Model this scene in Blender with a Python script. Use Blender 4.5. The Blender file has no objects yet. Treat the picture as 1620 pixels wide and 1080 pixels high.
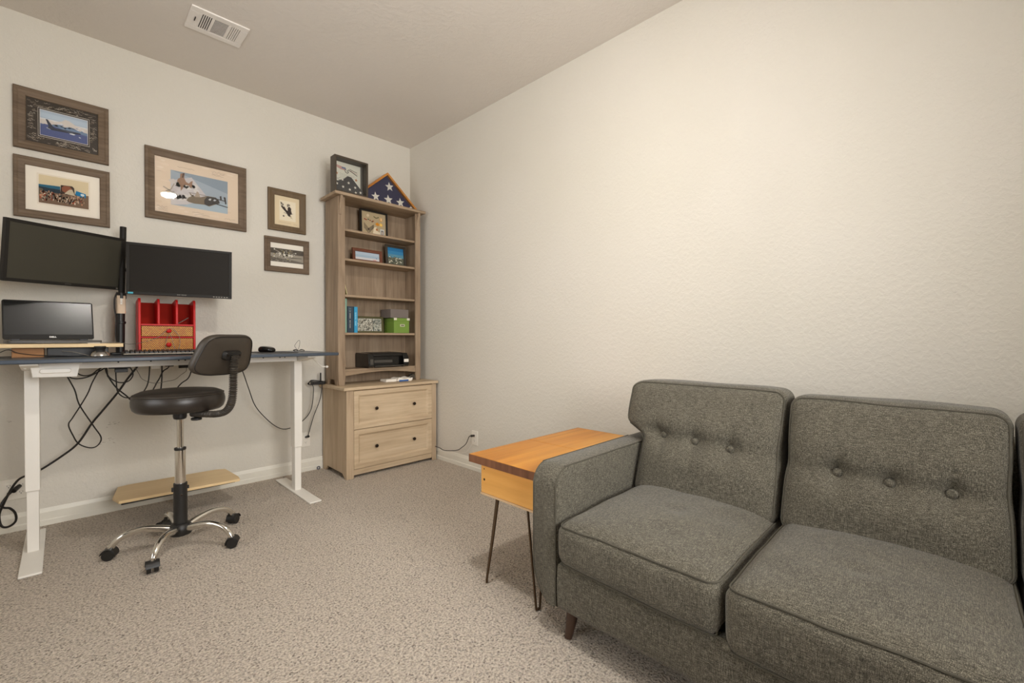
import bpy, bmesh, math, random
from mathutils import Vector, Matrix, noise
random.seed(7)
PI = math.pi
S = bpy.context.scene
COL = S.collection

# ------------------------------------------------------------------ camera, world, light, exposure
cam_data = bpy.data.cameras.new('camera')
cam_data.sensor_width = 36.0
cam_data.lens = 702.2 / 1620 * 36.0
cam_data.clip_start = 0.02
cam = bpy.data.objects.new('camera', cam_data)
COL.objects.link(cam)
cam.location = (-2.3258, -3.6706, 1.07)
cam.rotation_euler = (math.radians(90 - 0.451), 0, math.radians(44.68 - 90))
S.camera = cam

world = bpy.data.worlds.new('world')
world.use_nodes = True
world.node_tree.nodes['Background'].inputs[0].default_value = (0.75, 0.85, 1.0, 1)
world.node_tree.nodes['Background'].inputs[1].default_value = 0.6
S.world = world

CEIL = 2.8743
LAMP = (-1.47, -2.68, CEIL)
LAMP_POWER = 330.0          # emission strength of the lit glass of the ceiling lamp
fill = bpy.data.lights.new('fill_light', 'AREA')  # added fill light behind the camera, shining in through an invented window
fill.shape = 'RECTANGLE'; fill.size = 1.6; fill.size_y = 1.4
fill.energy = 92; fill.color = (1.0, 0.985, 0.965)
fill_o = bpy.data.objects.new('fill_light', fill); COL.objects.link(fill_o)
fill_o.location = (-1.55, -5.2, 1.6); fill_o.rotation_euler = (PI/2, 0, 0)

fill2 = bpy.data.lights.new('fill_light_side', 'AREA')  # second added fill, from the left, to brighten surfaces facing that side
fill2.shape = 'RECTANGLE'; fill2.size = 1.9; fill2.size_y = 1.5
fill2.energy = 26; fill2.color = (1.0, 0.985, 0.965)
fill2_o = bpy.data.objects.new('fill_light_side', fill2); COL.objects.link(fill2_o)
fill2_o.location = (-4.05, -2.0, 1.5); fill2_o.rotation_euler = (PI/2, 0, -PI/2)

S.view_settings.view_transform = 'Standard'
S.view_settings.look = 'None'
S.view_settings.gamma = 1
S.view_settings.use_curve_mapping = False
S.view_settings.exposure = 0.50
S.cycles.diffuse_bounces = 8
S.cycles.max_bounces = 14

# ------------------------------------------------------------------ materials
def srgb(r, g, b):
    f = lambda c: (c/255/12.92) if c/255 <= 0.04045 else ((c/255+0.055)/1.055)**2.4
    return (f(r), f(g), f(b), 1)

class NT:
    def __init__(s, name):
        s.m = bpy.data.materials.new(name); s.m.use_nodes = True
        s.t = s.m.node_tree; s.n = s.t.nodes; s.l = s.t.links
        s.b = s.n['Principled BSDF']
        s.tc = s.n.new('ShaderNodeTexCoord')
    def mapping(s, scale=(1, 1, 1), rot=(0, 0, 0), src='Object'):
        m = s.n.new('ShaderNodeMapping'); m.inputs['Scale'].default_value = scale
        m.inputs['Rotation'].default_value = rot
        s.l.new(s.tc.outputs[src], m.inputs['Vector']); return m.outputs[0]
    def noise(s, vec, scale=5, detail=4, rough=0.5, dist=0.0):
        n = s.n.new('ShaderNodeTexNoise'); n.inputs['Scale'].default_value = scale
        n.inputs['Detail'].default_value = detail; n.inputs['Roughness'].default_value = rough
        n.inputs['Distortion'].default_value = dist
        if vec is not None: s.l.new(vec, n.inputs['Vector'])
        return n.outputs[0]
    def voronoi(s, vec, scale, feature='F1', smooth=None):
        n = s.n.new('ShaderNodeTexVoronoi'); n.feature = feature; n.inputs['Scale'].default_value = scale
        if smooth is not None and feature == 'SMOOTH_F1': n.inputs['Smoothness'].default_value = smooth
        s.l.new(vec, n.inputs['Vector']); return n.outputs['Distance']
    def ramp(s, fac, stops):
        r = s.n.new('ShaderNodeValToRGB'); e = r.color_ramp.elements
        while len(e) < len(stops): e.new(0.5)
        for k, (p, c) in enumerate(stops): e[k].position = p; e[k].color = c
        s.l.new(fac, r.inputs[0]); return r.outputs[0]
    def mix(s, fac, a, b, mode='MIX'):
        m = s.n.new('ShaderNodeMix'); m.data_type = 'RGBA'; m.blend_type = mode
        for inp, v in ((m.inputs[0], fac), (m.inputs[6], a), (m.inputs[7], b)):
            if hasattr(v, 'links') or hasattr(v, 'is_linked'): s.l.new(v, inp)
            else: inp.default_value = v
        return m.outputs[2]
    def math(s, op, a, b=0.0):
        m = s.n.new('ShaderNodeMath'); m.operation = op
        for inp, v in ((m.inputs[0], a), (m.inputs[1], b)):
            if hasattr(v, 'is_linked'): s.l.new(v, inp)
            else: inp.default_value = v
        return m.outputs[0]
    def bump(s, h, strength=0.2, dist=0.01):
        b = s.n.new('ShaderNodeBump'); b.inputs['Strength'].default_value = strength
        b.inputs['Distance'].default_value = dist
        s.l.new(h, b.inputs['Height']); s.l.new(b.outputs[0], s.b.inputs['Normal'])
    def color(s, c):
        if hasattr(c, 'is_linked'): s.l.new(c, s.b.inputs['Base Color'])
        else: s.b.inputs['Base Color'].default_value = c

def plain(name, c, rough=0.5, metal=0.0, spec=0.5, var=0.04, bump=0.0, bscale=200):
    t = NT(name)
    n = t.noise(t.mapping(), 12, 3)
    lo = tuple(max(0, x*(1-var)) for x in c[:3])+(1,); hi = tuple(min(1, x*(1+var)) for x in c[:3])+(1,)
    t.color(t.ramp(n, [(0.3, lo), (0.7, hi)]))
    t.b.inputs['Roughness'].default_value = rough; t.b.inputs['Metallic'].default_value = metal
    t.b.inputs['Specular IOR Level'].default_value = spec
    if bump: t.bump(t.noise(t.mapping(), bscale, 3), bump, 0.002)
    return t.m

def wood(name, dark, mid, light, axis='z', rough=0.55, grain=60, bump=0.12, spec=0.4, streak=1.0):
    """grain runs along `axis` of the thing's own frame"""
    t = NT(name)
    sc = {'x': (0.05, 1, 1), 'y': (1, 0.05, 1), 'z': (1, 1, 0.05)}[axis]
    v1 = t.mapping(tuple(a*1.0 for a in sc))
    n1 = t.noise(v1, grain, 6, 0.65, 0.3)
    n2 = t.noise(t.mapping(tuple((0.16 if a < 1 else 1) for a in sc)), grain*0.16, 3, 0.5, 0.8)
    c1 = t.ramp(n1, [(0.28, dark), (0.52, mid), (0.78, light)])
    c2 = t.ramp(n2, [(0.3, dark), (0.5, mid), (0.7, light)])
    t.color(t.mix(0.45*streak, c1, c2))
    t.b.inputs['Roughness'].default_value = rough
    t.b.inputs['Specular IOR Level'].default_value = spec
    t.bump(n1, bump, 0.002)
    return t.m

M = {}
# room surfaces
t = NT('wall_paint')
v = t.mapping()
t.color(t.ramp(t.noise(v, 1.1, 2), [(0.3, srgb(209, 204, 192)), (0.7, srgb(213, 208, 198))]))
t.b.inputs['Roughness'].default_value = 0.72
t.b.inputs['Specular IOR Level'].default_value = 0.25
hgt = t.ramp(t.noise(v, 55, 3, 0.55, 0.4), [(0.42, (0, 0, 0, 1)), (0.62, (1, 1, 1, 1))])
t.bump(hgt, 0.3, 0.003)
M['wall'] = t.m
t = NT('ceiling_paint')
v = t.mapping()
t.color(t.ramp(t.noise(v, 1.0, 2), [(0.3, srgb(216, 209, 200)), (0.7, srgb(220, 213, 205))]))
t.b.inputs['Roughness'].default_value = 0.6
t.b.inputs['Specular IOR Level'].default_value = 0.35
t.bump(t.ramp(t.noise(v, 38, 3, 0.55, 0.5), [(0.42, (0, 0, 0, 1)), (0.6, (1, 1, 1, 1))]), 0.25, 0.003)
M['ceiling'] = t.m
t = NT('beige_cut_pile_carpet')
v = t.mapping()
warp = t.n.new('ShaderNodeVectorMath'); warp.operation = 'MULTIPLY_ADD'
nz = t.n.new('ShaderNodeTexNoise'); nz.inputs['Scale'].default_value = 45; t.l.new(v, nz.inputs['Vector'])
t.l.new(nz.outputs['Color'], warp.inputs[0]); warp.inputs[1].default_value = (0.018,)*3; t.l.new(v, warp.inputs[2])
wv = warp.outputs[0]
tuft = t.voronoi(wv, 88, 'F1')
fine = t.noise(v, 260, 5, 0.75)
grain = t.noise(v, 120, 3, 0.6)
clump = t.noise(v, 30, 4, 0.65)
big = t.noise(v, 2.2, 3, 0.5)
basec = t.ramp(big, [(0.3, srgb(214, 197, 175)), (0.7, srgb(226, 210, 190))])
c = t.mix(0.62, basec, t.ramp(grain, [(0.36, srgb(146, 126, 104)), (0.60, srgb(250, 238, 222))]))
pit = t.math('MULTIPLY', t.ramp(tuft, [(0.12, (1, 1, 1, 1)), (0.40, (0, 0, 0, 1))]), t.ramp(clump, [(0.35, (1, 1, 1, 1)), (0.62, (0.25, 0.25, 0.25, 1))]))
c = t.mix(pit, c, srgb(108, 88, 68))
t.color(c)
t.b.inputs['Roughness'].default_value = 0.95
t.b.inputs['Specular IOR Level'].default_value = 0.1
t.b.inputs['Sheen Weight'].default_value = 0.25
h = t.math('ADD', t.math('MULTIPLY', pit, -0.7), t.math('MULTIPLY', fine, 0.4))
h = t.math('ADD', h, t.math('MULTIPLY', grain, 1.0))
t.bump(h, 1.0, 0.018)
M['carpet'] = t.m
M['trim'] = plain('white_trim_paint', srgb(226, 222, 210), 0.4, var=0.02)
M['plate'] = plain('white_plastic_plate', srgb(228, 223, 212), 0.4, var=0.01)
M['vent'] = plain('white_vent_enamel', srgb(235, 230, 224), 0.45, var=0.01)
M['duct'] = plain('dark_duct', srgb(60, 54, 48), 0.8)
M['scuff'] = plain('scuffed_paint', srgb(120, 108, 98), 0.8)
# furniture
M['cab'] = wood('limed_oak', srgb(168, 146, 118), srgb(198, 176, 146), srgb(214, 195, 168), 'x', grain=55)
M['cabz'] = wood('limed_oak_upright', srgb(160, 138, 112), srgb(188, 166, 138), srgb(206, 186, 160), 'z', grain=55)
M['hutz'] = wood('shade_toned_oak_upright', srgb(112, 93, 73), srgb(150, 129, 106), srgb(176, 156, 132), 'z', grain=55)  # bookcase oak: own darker tone plus some shade put into the colour
M['hutx'] = wood('shade_toned_oak', srgb(122, 102, 80), srgb(156, 134, 109), srgb(178, 157, 132), 'x', grain=55)
M['knob'] = plain('dark_bronze', srgb(52, 42, 34), 0.35, 0.7)
M['frame_grey'] = wood('greyed_barn_wood', srgb(74, 58, 43), srgb(104, 86, 67), srgb(128, 109, 89), 'x', grain=70, rough=0.6)
M['frame_brown'] = wood('olive_brown_wood', srgb(84, 67, 45), srgb(102, 83, 58), srgb(116, 96, 70), 'z', grain=50, rough=0.55)
M['tabletop'] = wood('honey_walnut_top', srgb(120, 66, 14), srgb(196, 128, 38), srgb(232, 176, 80), 'x', grain=26, streak=1.5, rough=0.35, bump=0.03, spec=0.3)
M['endgrain'] = wood('dark_end_grain', srgb(86, 52, 34), srgb(122, 80, 54), srgb(150, 104, 74), 'z', grain=60, rough=0.55)
M['pine'] = wood('honey_pine', srgb(216, 150, 70), srgb(238, 176, 92), srgb(246, 194, 116), 'y', grain=24, rough=0.42, bump=0.03)
M['ply_edge'] = plain('plywood_edge', srgb(222, 190, 148), 0.6)
M['rod'] = plain('bronzed_steel_rod', srgb(92, 74, 56), 0.4, 0.8)
M['ply'] = wood('pale_plywood', srgb(212, 180, 132), srgb(228, 200, 154), srgb(238, 214, 172), 'x', grain=16, rough=0.5, bump=0.03)
M['block'] = wood('brown_block_wood', srgb(120, 78, 40), srgb(156, 108, 62), srgb(178, 132, 84), 'x', grain=30)
M['whitemetal'] = plain('white_powder_coat', srgb(232, 228, 220), 0.45, 0.0, var=0.015)
M['desktop'] = plain('slate_blue_laminate', srgb(62, 71, 82), 0.36, 0.0, var=0.05)
M['black'] = plain('black_plastic', srgb(26, 24, 22), 0.45)
M['blackgloss'] = plain('gloss_black_plastic', srgb(16, 15, 14), 0.15)
M['bezel'] = plain('monitor_bezel', srgb(34, 31, 27), 0.5, spec=0.2)
M['screen_l'] = plain('matt_screen_wall_reflection', srgb(60, 57, 47), 0.5, spec=0.25, var=0.02)  # mirrored right wall put into the screen's colour as olive grey
M['screen_r'] = plain('matt_black_screen', srgb(32, 28, 23), 0.5, spec=0.12, var=0.02)
M['screen_lap'] = plain('laptop_screen', srgb(20, 20, 18), 0.22, spec=0.45, var=0.02)
M['silver'] = plain('silver_plastic', srgb(150, 142, 130), 0.35, 0.6)
M['darkgrey'] = plain('dark_grey_plastic', srgb(70, 66, 60), 0.45)
M['chrome'] = plain('chrome', srgb(225, 222, 216), 0.12, 1.0, var=0.01)
M['cable'] = plain('black_cable', srgb(28, 24, 21), 0.5)
M['cable_grey'] = plain('grey_cable', srgb(110, 104, 94), 0.5)
M['cable_white'] = plain('white_cable', srgb(220, 215, 205), 0.5)
M['red'] = plain('red_painted_wood', srgb(190, 22, 20), 0.42, spec=0.25, var=0.05)
M['redin'] = plain('red_stained_back', srgb(146, 28, 14), 0.7, spec=0.1, var=0.06)
M['white'] = plain('white_paper', srgb(238, 232, 222), 0.7, var=0.02)
M['cream'] = plain('cream_paper', srgb(228, 214, 190), 0.7, var=0.02)
M['label'] = plain('beige_tape', srgb(206, 182, 156), 0.6)
M['letter'] = plain('white_lettering', srgb(236, 234, 228), 0.5, var=0)
M['sticker'] = plain('cyan_sticker', srgb(60, 160, 180), 0.5)
M['green'] = plain('olive_green_card', srgb(112, 142, 56), 0.55)
M['greencorner'] = plain('cream_metal_corner', srgb(220, 216, 196), 0.4, 0.2)
M['olive'] = plain('olive_frame', srgb(82, 78, 44), 0.5)
M['greybox'] = plain('grey_brown_card', srgb(112, 102, 96), 0.6)
M['teal'] = plain('teal_cover', srgb(128, 166, 148), 0.5)
M['navy'] = plain('dark_navy_cover', srgb(38, 58, 74), 0.5)
M['blue'] = plain('bright_blue_cover', srgb(44, 150, 196), 0.45)
M['yellow'] = plain('pale_yellow_cover', srgb(214, 200, 150), 0.6)
M['redwood'] = wood('reddish_wood', srgb(84, 46, 30), srgb(110, 64, 44), srgb(128, 80, 58), 'x', grain=50)
M['oak'] = wood('golden_oak', srgb(150, 92, 34), srgb(186, 122, 52), srgb(206, 146, 76), 'x', grain=50, rough=0.35)
M['flagblue'] = plain('navy_flag_cloth', srgb(46, 44, 74), 0.8, bump=0.2)
M['flaggrey'] = plain('dark_grey_flag_cloth', srgb(70, 68, 66), 0.8)
M['star'] = plain('white_embroidery', srgb(226, 220, 206), 0.8, var=0.02)
M['tan'] = plain('tan_felt', srgb(166, 146, 112), 0.85, bump=0.3)
M['gold'] = plain('gold_medal', srgb(206, 156, 50), 0.4, 0.5)
M['bluepaper'] = plain('blue_print', srgb(50, 96, 160), 0.6)
# black vinyl
t = NT('black_vinyl'); t.color(srgb(40, 34, 29)); t.b.inputs['Roughness'].default_value = 0.36
t.bump(t.noise(t.mapping(), 260, 3), 0.08, 0.001); M['vinyl'] = t.m
t = NT('brown_black_vinyl_back'); t.color(srgb(56, 49, 41)); t.b.inputs['Roughness'].default_value = 0.45
t.bump(t.noise(t.mapping(), 260, 3), 0.08, 0.001); M['vinyl2'] = t.m
# woven grey upholstery
t = NT('grey_tweed_weave')
a = t.noise(t.mapping((1, 1, 0.10)), 560, 3, 0.6)
b = t.noise(t.mapping((1, 0.10, 1)), 560, 3, 0.6)
b2 = t.noise(t.mapping((0.10, 1, 1)), 560, 3, 0.6)
fl = t.noise(t.mapping(), 700, 2, 0.7)
big = t.noise(t.mapping(), 9, 3, 0.6)
w = t.math('ADD', t.math('MULTIPLY', a, 0.34), t.math('MULTIPLY', b, 0.33))
w = t.math('ADD', w, t.math('MULTIPLY', b2, 0.33))
w2 = t.math('ADD', t.math('MULTIPLY', w, 0.72), t.math('MULTIPLY', fl, 0.28))
c = t.ramp(w2, [(0.41, srgb(30, 28, 24)), (0.50, srgb(84, 80, 70)), (0.59, srgb(146, 140, 124))])
c = t.mix(0.16, c, t.ramp(big, [(0.3, srgb(70, 66, 55)), (0.7, srgb(108, 102, 87))]))
t.color(c); t.b.inputs['Roughness'].default_value = 0.9; t.b.inputs['Specular IOR Level'].default_value = 0.15
t.b.inputs['Sheen Weight'].default_value = 0.15
t.bump(w2, 0.5, 0.003); M['tweed'] = t.m
M['piping'] = plain('grey_piping', srgb(78, 74, 63), 0.9, bump=0.5, bscale=400)
M['leg'] = plain('espresso_wood', srgb(66, 46, 34), 0.4)
# basket weave
t = NT('woven_wicker')
ck = t.n.new('ShaderNodeTexBrick'); ck.inputs['Scale'].default_value = 1.0
ck.inputs['Color1'].default_value = srgb(250, 178, 40); ck.inputs['Color2'].default_value = srgb(228, 138, 18)
ck.inputs['Mortar'].default_value = srgb(96, 52, 18); ck.inputs['Mortar Size'].default_value = 0.0016
ck.inputs['Brick Width'].default_value = 0.011; ck.inputs['Row Height'].default_value = 0.0068
ck.inputs['Bias'].default_value = 0.0
t.l.new(t.mapping(rot=(PI/2, 0, 0)), ck.inputs['Vector'])
t.color(ck.outputs['Color']); t.b.inputs['Roughness'].default_value = 0.5
t.bump(ck.outputs['Fac'], -0.6, 0.003); M['wicker'] = t.m
# clear glass of the picture frames: sees through, mirrors at the surface
t = NT('clear_pane')
t.n.remove(t.b)
tr = t.n.new('ShaderNodeBsdfTransparent'); gl = t.n.new('ShaderNodeBsdfGlossy'); gl.inputs['Roughness'].default_value = 0.01
fr = t.n.new('ShaderNodeFresnel'); fr.inputs[0].default_value = 1.5
mx = t.n.new('ShaderNodeMixShader'); t.l.new(fr.outputs[0], mx.inputs[0]); t.l.new(tr.outputs[0], mx.inputs[1]); t.l.new(gl.outputs[0], mx.inputs[2])
t.l.new(mx.outputs[0], t.n['Material Output'].inputs[0]); M['glass'] = t.m
t = NT('lit_lamp_glass')
t.b.inputs['Base Color'].default_value = (0.9, 0.9, 0.88, 1)
t.b.inputs['Emission Color'].default_value = (1.0, 0.945, 0.87, 1)
t.b.inputs['Emission Strength'].default_value = LAMP_POWER; M['lamp'] = t.m

# ------------------------------------------------------------------ mesh builder
class MB:
    def __init__(s): s.v = []; s.f = []; s.m = []
    def add(s, vs, fs, mi=0):
        o = len(s.v); s.v += [tuple(p) for p in vs]
        for f in fs: s.f.append(tuple(o+i for i in f)); s.m.append(mi)
        return s
    def box(s, x0, x1, y0, y1, z0, z1, mi=0):
        x0, x1 = min(x0, x1), max(x0, x1); y0, y1 = min(y0, y1), max(y0, y1); z0, z1 = min(z0, z1), max(z0, z1)
        vs = [(x0,y0,z0),(x1,y0,z0),(x1,y1,z0),(x0,y1,z0),(x0,y0,z1),(x1,y0,z1),(x1,y1,z1),(x0,y1,z1)]
        return s.add(vs, [(0,3,2,1),(4,5,6,7),(0,1,5,4),(1,2,6,5),(2,3,7,6),(3,0,4,7)], mi)
    def prism(s, poly, axis, a, b, mi=0):
        """poly: 2-D points in the plane across `axis`; 'x' -> (y,z), 'y' -> (x,z), 'z' -> (x,y)"""
        n = len(poly)
        def P(p, t): return {'x': (t, p[0], p[1]), 'y': (p[0], t, p[1]), 'z': (p[0], p[1], t)}[axis]
        vs = [P(p, a) for p in poly]+[P(p, b) for p in poly]
        fs = [tuple(range(n)), tuple(range(2*n-1, n-1, -1))]+[(i, (i+n), (i+1) % n+n, (i+1) % n) for i in range(n)]
        return s.add(vs, fs, mi)
    def rings(s, rings, cap=True, mi=0, closed=False):
        n = len(rings[0]); o = []
        vs = [p for r in rings for p in r]; fs = []
        k = len(rings)
        for i in range(k if closed else k-1):
            j = (i+1) % k
            for q in range(n):
                fs.append((i*n+q, i*n+(q+1) % n, j*n+(q+1) % n, j*n+q))
        if cap and not closed:
            fs.append(tuple(range(n-1, -1, -1))); fs.append(tuple(range((k-1)*n, k*n)))
        return s.add(vs, fs, mi)
    def tube(s, pts, r, n=8, mi=0, closed=False, smooth=0):
        pts = [Vector(p) for p in pts]
        if smooth: pts = spline(pts, smooth, closed)
        k = len(pts); rings = []; prev = None
        for i, p in enumerate(pts):
            if closed: t = pts[(i+1) % k]-pts[i-1]
            else: t = pts[min(i+1, k-1)]-pts[max(i-1, 0)]
            if t.length < 1e-9: t = Vector((0, 0, 1))
            t.normalize()
            if prev is None:
                u = t.orthogonal().normalized()
            else:
                u = prev-t*prev.dot(t)
                u = u.normalized() if u.length > 1e-6 else t.orthogonal().normalized()
            prev = u; w = t.cross(u)
            rr = r(i/(k-1)) if callable(r) else r
            rings.append([p+(u*math.cos(2*PI*q/n)+w*math.sin(2*PI*q/n))*rr for q in range(n)])
        return s.rings(rings, True, mi, closed)
    def cyl(s, p0, p1, r0, r1=None, n=24, mi=0):
        r1 = r0 if r1 is None else r1
        return s.tube([p0, p1], lambda t: r0+(r1-r0)*t, n, mi)
    def lathe(s, prof, c=(0, 0, 0), axis='z', n=32, mi=0):
        rings = []
        for (r, h) in prof:
            ring = []
            for q in range(n):
                a = 2*PI*q/n; x, y = r*math.cos(a), r*math.sin(a)
                p = {'z': (x, y, h), 'y': (x, h, -y), 'x': (h, x, y)}[axis]
                ring.append((p[0]+c[0], p[1]+c[1], p[2]+c[2]))
            rings.append(ring)
        return s.rings(rings, True, mi)
    def poly(s, pts, mi=0): return s.add(pts, [tuple(range(len(pts)))], mi)
    def xf(s, mat):
        s.v = [tuple(mat @ Vector(p)) for p in s.v]; return s
    def build(s, name, mats, parent=None, bevel=0.0, smooth=35, world=True, seg=2, subsurf=0):
        me = bpy.data.meshes.new(name)
        vs = s.v
        if parent is not None and world:
            inv = wm(parent).inverted(); vs = [tuple(inv @ Vector(p)) for p in vs]
        me.from_pydata(vs, [], s.f)
        if not isinstance(mats, (list, tuple)): mats = [mats]
        for m in mats: me.materials.append(m)
        for p, mi in zip(me.polygons, s.m): p.material_index = mi
        bm = bmesh.new(); bm.from_mesh(me); bmesh.ops.recalc_face_normals(bm, faces=bm.faces) if smooth is not None else None
        bm.to_mesh(me); bm.free()
        if smooth:
            me.polygons.foreach_set('use_smooth', [True]*len(me.polygons))
            me.set_sharp_from_angle(angle=math.radians(smooth))
        o = bpy.data.objects.new(name, me); COL.objects.link(o)
        if parent is not None: o.parent = parent
        if bevel:
            b = o.modifiers.new('bevel', 'BEVEL'); b.width = bevel; b.segments = seg; b.limit_method = 'ANGLE'
            b.angle_limit = math.radians(40); b.harden_normals = False
        if subsurf:
            ss = o.modifiers.new('subsurf', 'SUBSURF'); ss.levels = subsurf; ss.render_levels = subsurf
        return o

def wm(o):
    m = o.matrix_basis.copy()
    if o.parent is not None: m = wm(o.parent) @ m
    return m

def spline(pts, k, closed=False):
    out = []; n = len(pts)
    rng = range(n) if closed else range(n-1)
    for i in rng:
        if closed: a, b, c, d = pts[i-1], pts[i], pts[(i+1) % n], pts[(i+2) % n]
        else: a, b, c, d = pts[max(i-1, 0)], pts[i], pts[i+1], pts[min(i+2, n-1)]
        for j in range(k):
            t = j/k; t2 = t*t; t3 = t2*t
            out.append(0.5*((2*b)+(c-a)*t+(2*a-5*b+4*c-d)*t2+(3*b-a-3*c+d)*t3))
    if not closed: out.append(pts[-1])
    return out

def thing(name, label, cat, loc=(0, 0, 0), rot=(0, 0, 0), group=None):
    o = bpy.data.objects.new(name, None); COL.objects.link(o)
    o.empty_display_size = 0.05
    o.location = loc; o.rotation_euler = rot
    o['label'] = label; o['category'] = cat
    if group: o['group'] = group
    return o
def tag(o, label, cat, group=None):
    o['label'] = label; o['category'] = cat
    if group: o['group'] = group
    return o
def struct(name, mb, mat, bevel=0.0, smooth=None, parent=None):
    o = mb.build(name, mat, parent, bevel=bevel, smooth=smooth if smooth else 30)
    o['kind'] = 'structure'; return o
def settle(o):
    """move a single-mesh thing's origin to the middle of its foot"""
    me = o.data; xs = [v.co for v in me.vertices]
    c = Vector((sum(p.x for p in xs)/len(xs), sum(p.y for p in xs)/len(xs), min(p.z for p in xs)))
    me.transform(Matrix.Translation(-c)); o.location = c; return o

def lettering(text, name, mat, parent, size, loc, rot, extrude=0.0003, bold=0.0, sx=1.0):
    cu = bpy.data.curves.new(name, 'FONT'); cu.body = text; cu.size = size; cu.extrude = extrude
    cu.align_x = 'CENTER'; cu.align_y = 'CENTER'; cu.offset = bold
    tmp = bpy.data.objects.new(name+'_tmp', cu); COL.objects.link(tmp)
    dg = bpy.context.evaluated_depsgraph_get()
    me = bpy.data.meshes.new_from_object(tmp.evaluated_get(dg))
    bpy.data.objects.remove(tmp)
    me.transform(Matrix.Diagonal((sx, 1, 1, 1)))
    me.materials.clear(); me.materials.append(mat)
    o = bpy.data.objects.new(name, me); COL.objects.link(o)
    o.parent = parent; o.location = loc; o.rotation_euler = rot
    return o

def worn_print(name, mat, parent, length, height, loc, rot, seed=1, lines=1):
    """illegible printed line: a row of short strokes of uneven width"""
    rr = random.Random(seed); mb = MB()
    for k in range(lines):
        x = -length/2; y = -k*height*1.7
        while x < length/2:
            w = rr.uniform(0.25, 0.7)*height
            if rr.random() > 0.15: mb.poly([(x, y-height/2*rr.uniform(.7, 1), 0), (x+w, y-height/2, 0), (x+w, y+height/2*rr.uniform(.6, 1), 0), (x, y+height/2, 0)])
            x += w+0.25*height
    o = mb.build(name, mat, parent, smooth=None, world=False); o.location = loc; o.rotation_euler = rot; return o

# ------------------------------------------------------------------ room
X0, Y0 = -3.75, -4.9          # far ends of the room; the seen corner is at (0, 0)
W = 0.012                     # wall faces stand this much behind the skirting faces
mb = MB(); mb.box(X0-0.1, 0.1, Y0-0.1, 0.1, -0.1, 0); struct('floor', mb, M['carpet'])
mb = MB(); mb.box(X0-0.1, 0.1, Y0-0.1, 0.1, CEIL, CEIL+0.1); struct('ceiling', mb, M['ceiling'])
mb = MB(); mb.box(X0-0.1, W+0.1, W, W+0.1, 0, CEIL); struct('wall_back', mb, M['wall'])
mb = MB(); mb.box(W, W+0.1, Y0-0.1, W, 0, CEIL); struct('wall_right', mb, M['wall'])
wx0, wx1, wz0, wz1 = -2.3, -0.8, 0.95, 2.25
sy0, sy1, sz0, sz1 = -2.95, -1.05, 0.8, 2.25
struct('wall_left', MB().box(X0-0.1, X0, Y0-0.1, sy0, 0, CEIL).box(X0-0.1, X0, sy1, W, 0, CEIL).box(X0-0.1, X0, sy0, sy1, 0, sz0).box(X0-0.1, X0, sy0, sy1, sz1, CEIL), M['wall'])
mb = MB()
for a in (sy0, (sy0+sy1)/2-0.02, sy1-0.04): mb.box(X0-0.08, X0-0.03, a, a+0.04, sz0, sz1)
for a in (sz0, sz1-0.04): mb.box(X0-0.08, X0-0.03, sy0, sy1, a, a+0.04)
wn = struct('added_window_2', mb, M['trim'], 0.003)  # unseen window, added as an opening for the side fill light
MB().box(X0-0.058, X0-0.054, sy0+0.03, sy1-0.03, sz0+0.03, sz1-0.03).build('added_window_pane', M['glass'], wn)
MB().box(X0-0.03, X0+0.03, sy0-0.04, sy1+0.04, sz0-0.03, sz0).build('added_window_sill', M['trim'], wn, 0.004)
struct('wall_front', MB().box(X0, wx0, Y0-0.1, Y0, 0, CEIL).box(wx1, W, Y0-0.1, Y0, 0, CEIL).box(wx0, wx1, Y0-0.1, Y0, 0, wz0).box(wx0, wx1, Y0-0.1, Y0, wz1, CEIL), M['wall'])
mb = MB()
for a in (wx0, (wx0+wx1)/2-0.02, wx1-0.04): mb.box(a, a+0.04, Y0-0.08, Y0-0.03, wz0, wz1)
for a in (wz0, wz1-0.04): mb.box(wx0, wx1, Y0-0.08, Y0-0.03, a, a+0.04)
wn = struct('added_window_1', mb, M['trim'], 0.003)  # unseen window, added to let the rear fill light in
MB().box(wx0+0.03, wx1-0.03, Y0-0.058, Y0-0.054, wz0+0.03, wz1-0.03).build('added_window_pane', M['glass'], wn)
MB().box(wx0-0.04, wx1+0.04, Y0-0.03, Y0+0.03, wz0-0.03, wz0).build('added_window_sill', M['trim'], wn, 0.004)
dr_ = struct('added_door_1', MB().box(-3.45, -2.55, Y0+0.001, Y0+0.03, 0.001, 2.05), plain('dark_stained_door', srgb(74, 56, 42), 0.5), 0.003)  # unseen door, added so the right monitor mirrors something dark
MB().lathe([(0.012, 0), (0.012, 0.03), (0.028, 0.04), (0.03, 0.055), (0.02, 0.065), (0.001, 0.068)], (-2.62, Y0+0.03, 1.0), 'y', 20).build('door_handle', M['silver'], dr_)

BB = [(0, 0), (0, 0.028), (0.004, 0.034), (0.004, 0.074), (0.0075, 0.08), (0.0085, 0.092), (0.012, 0.098), (0.0125, 0)]
# profile: (distance behind the skirting's face, height)
mb = MB(); mb.prism([(p[0], p[1]) for p in BB], 'x', X0, 0.0); struct('baseboard_back', mb, M['trim'])
mb = MB(); mb.prism([(p[0], p[1]) for p in BB], 'y', Y0, 0.0); struct('baseboard_right', mb, M['trim'])
mb = MB(); mb.prism([(X0+0.012-p[0], p[1]) for p in BB], 'y', Y0, 0.0); struct('baseboard_left', mb, M['trim'])

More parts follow.
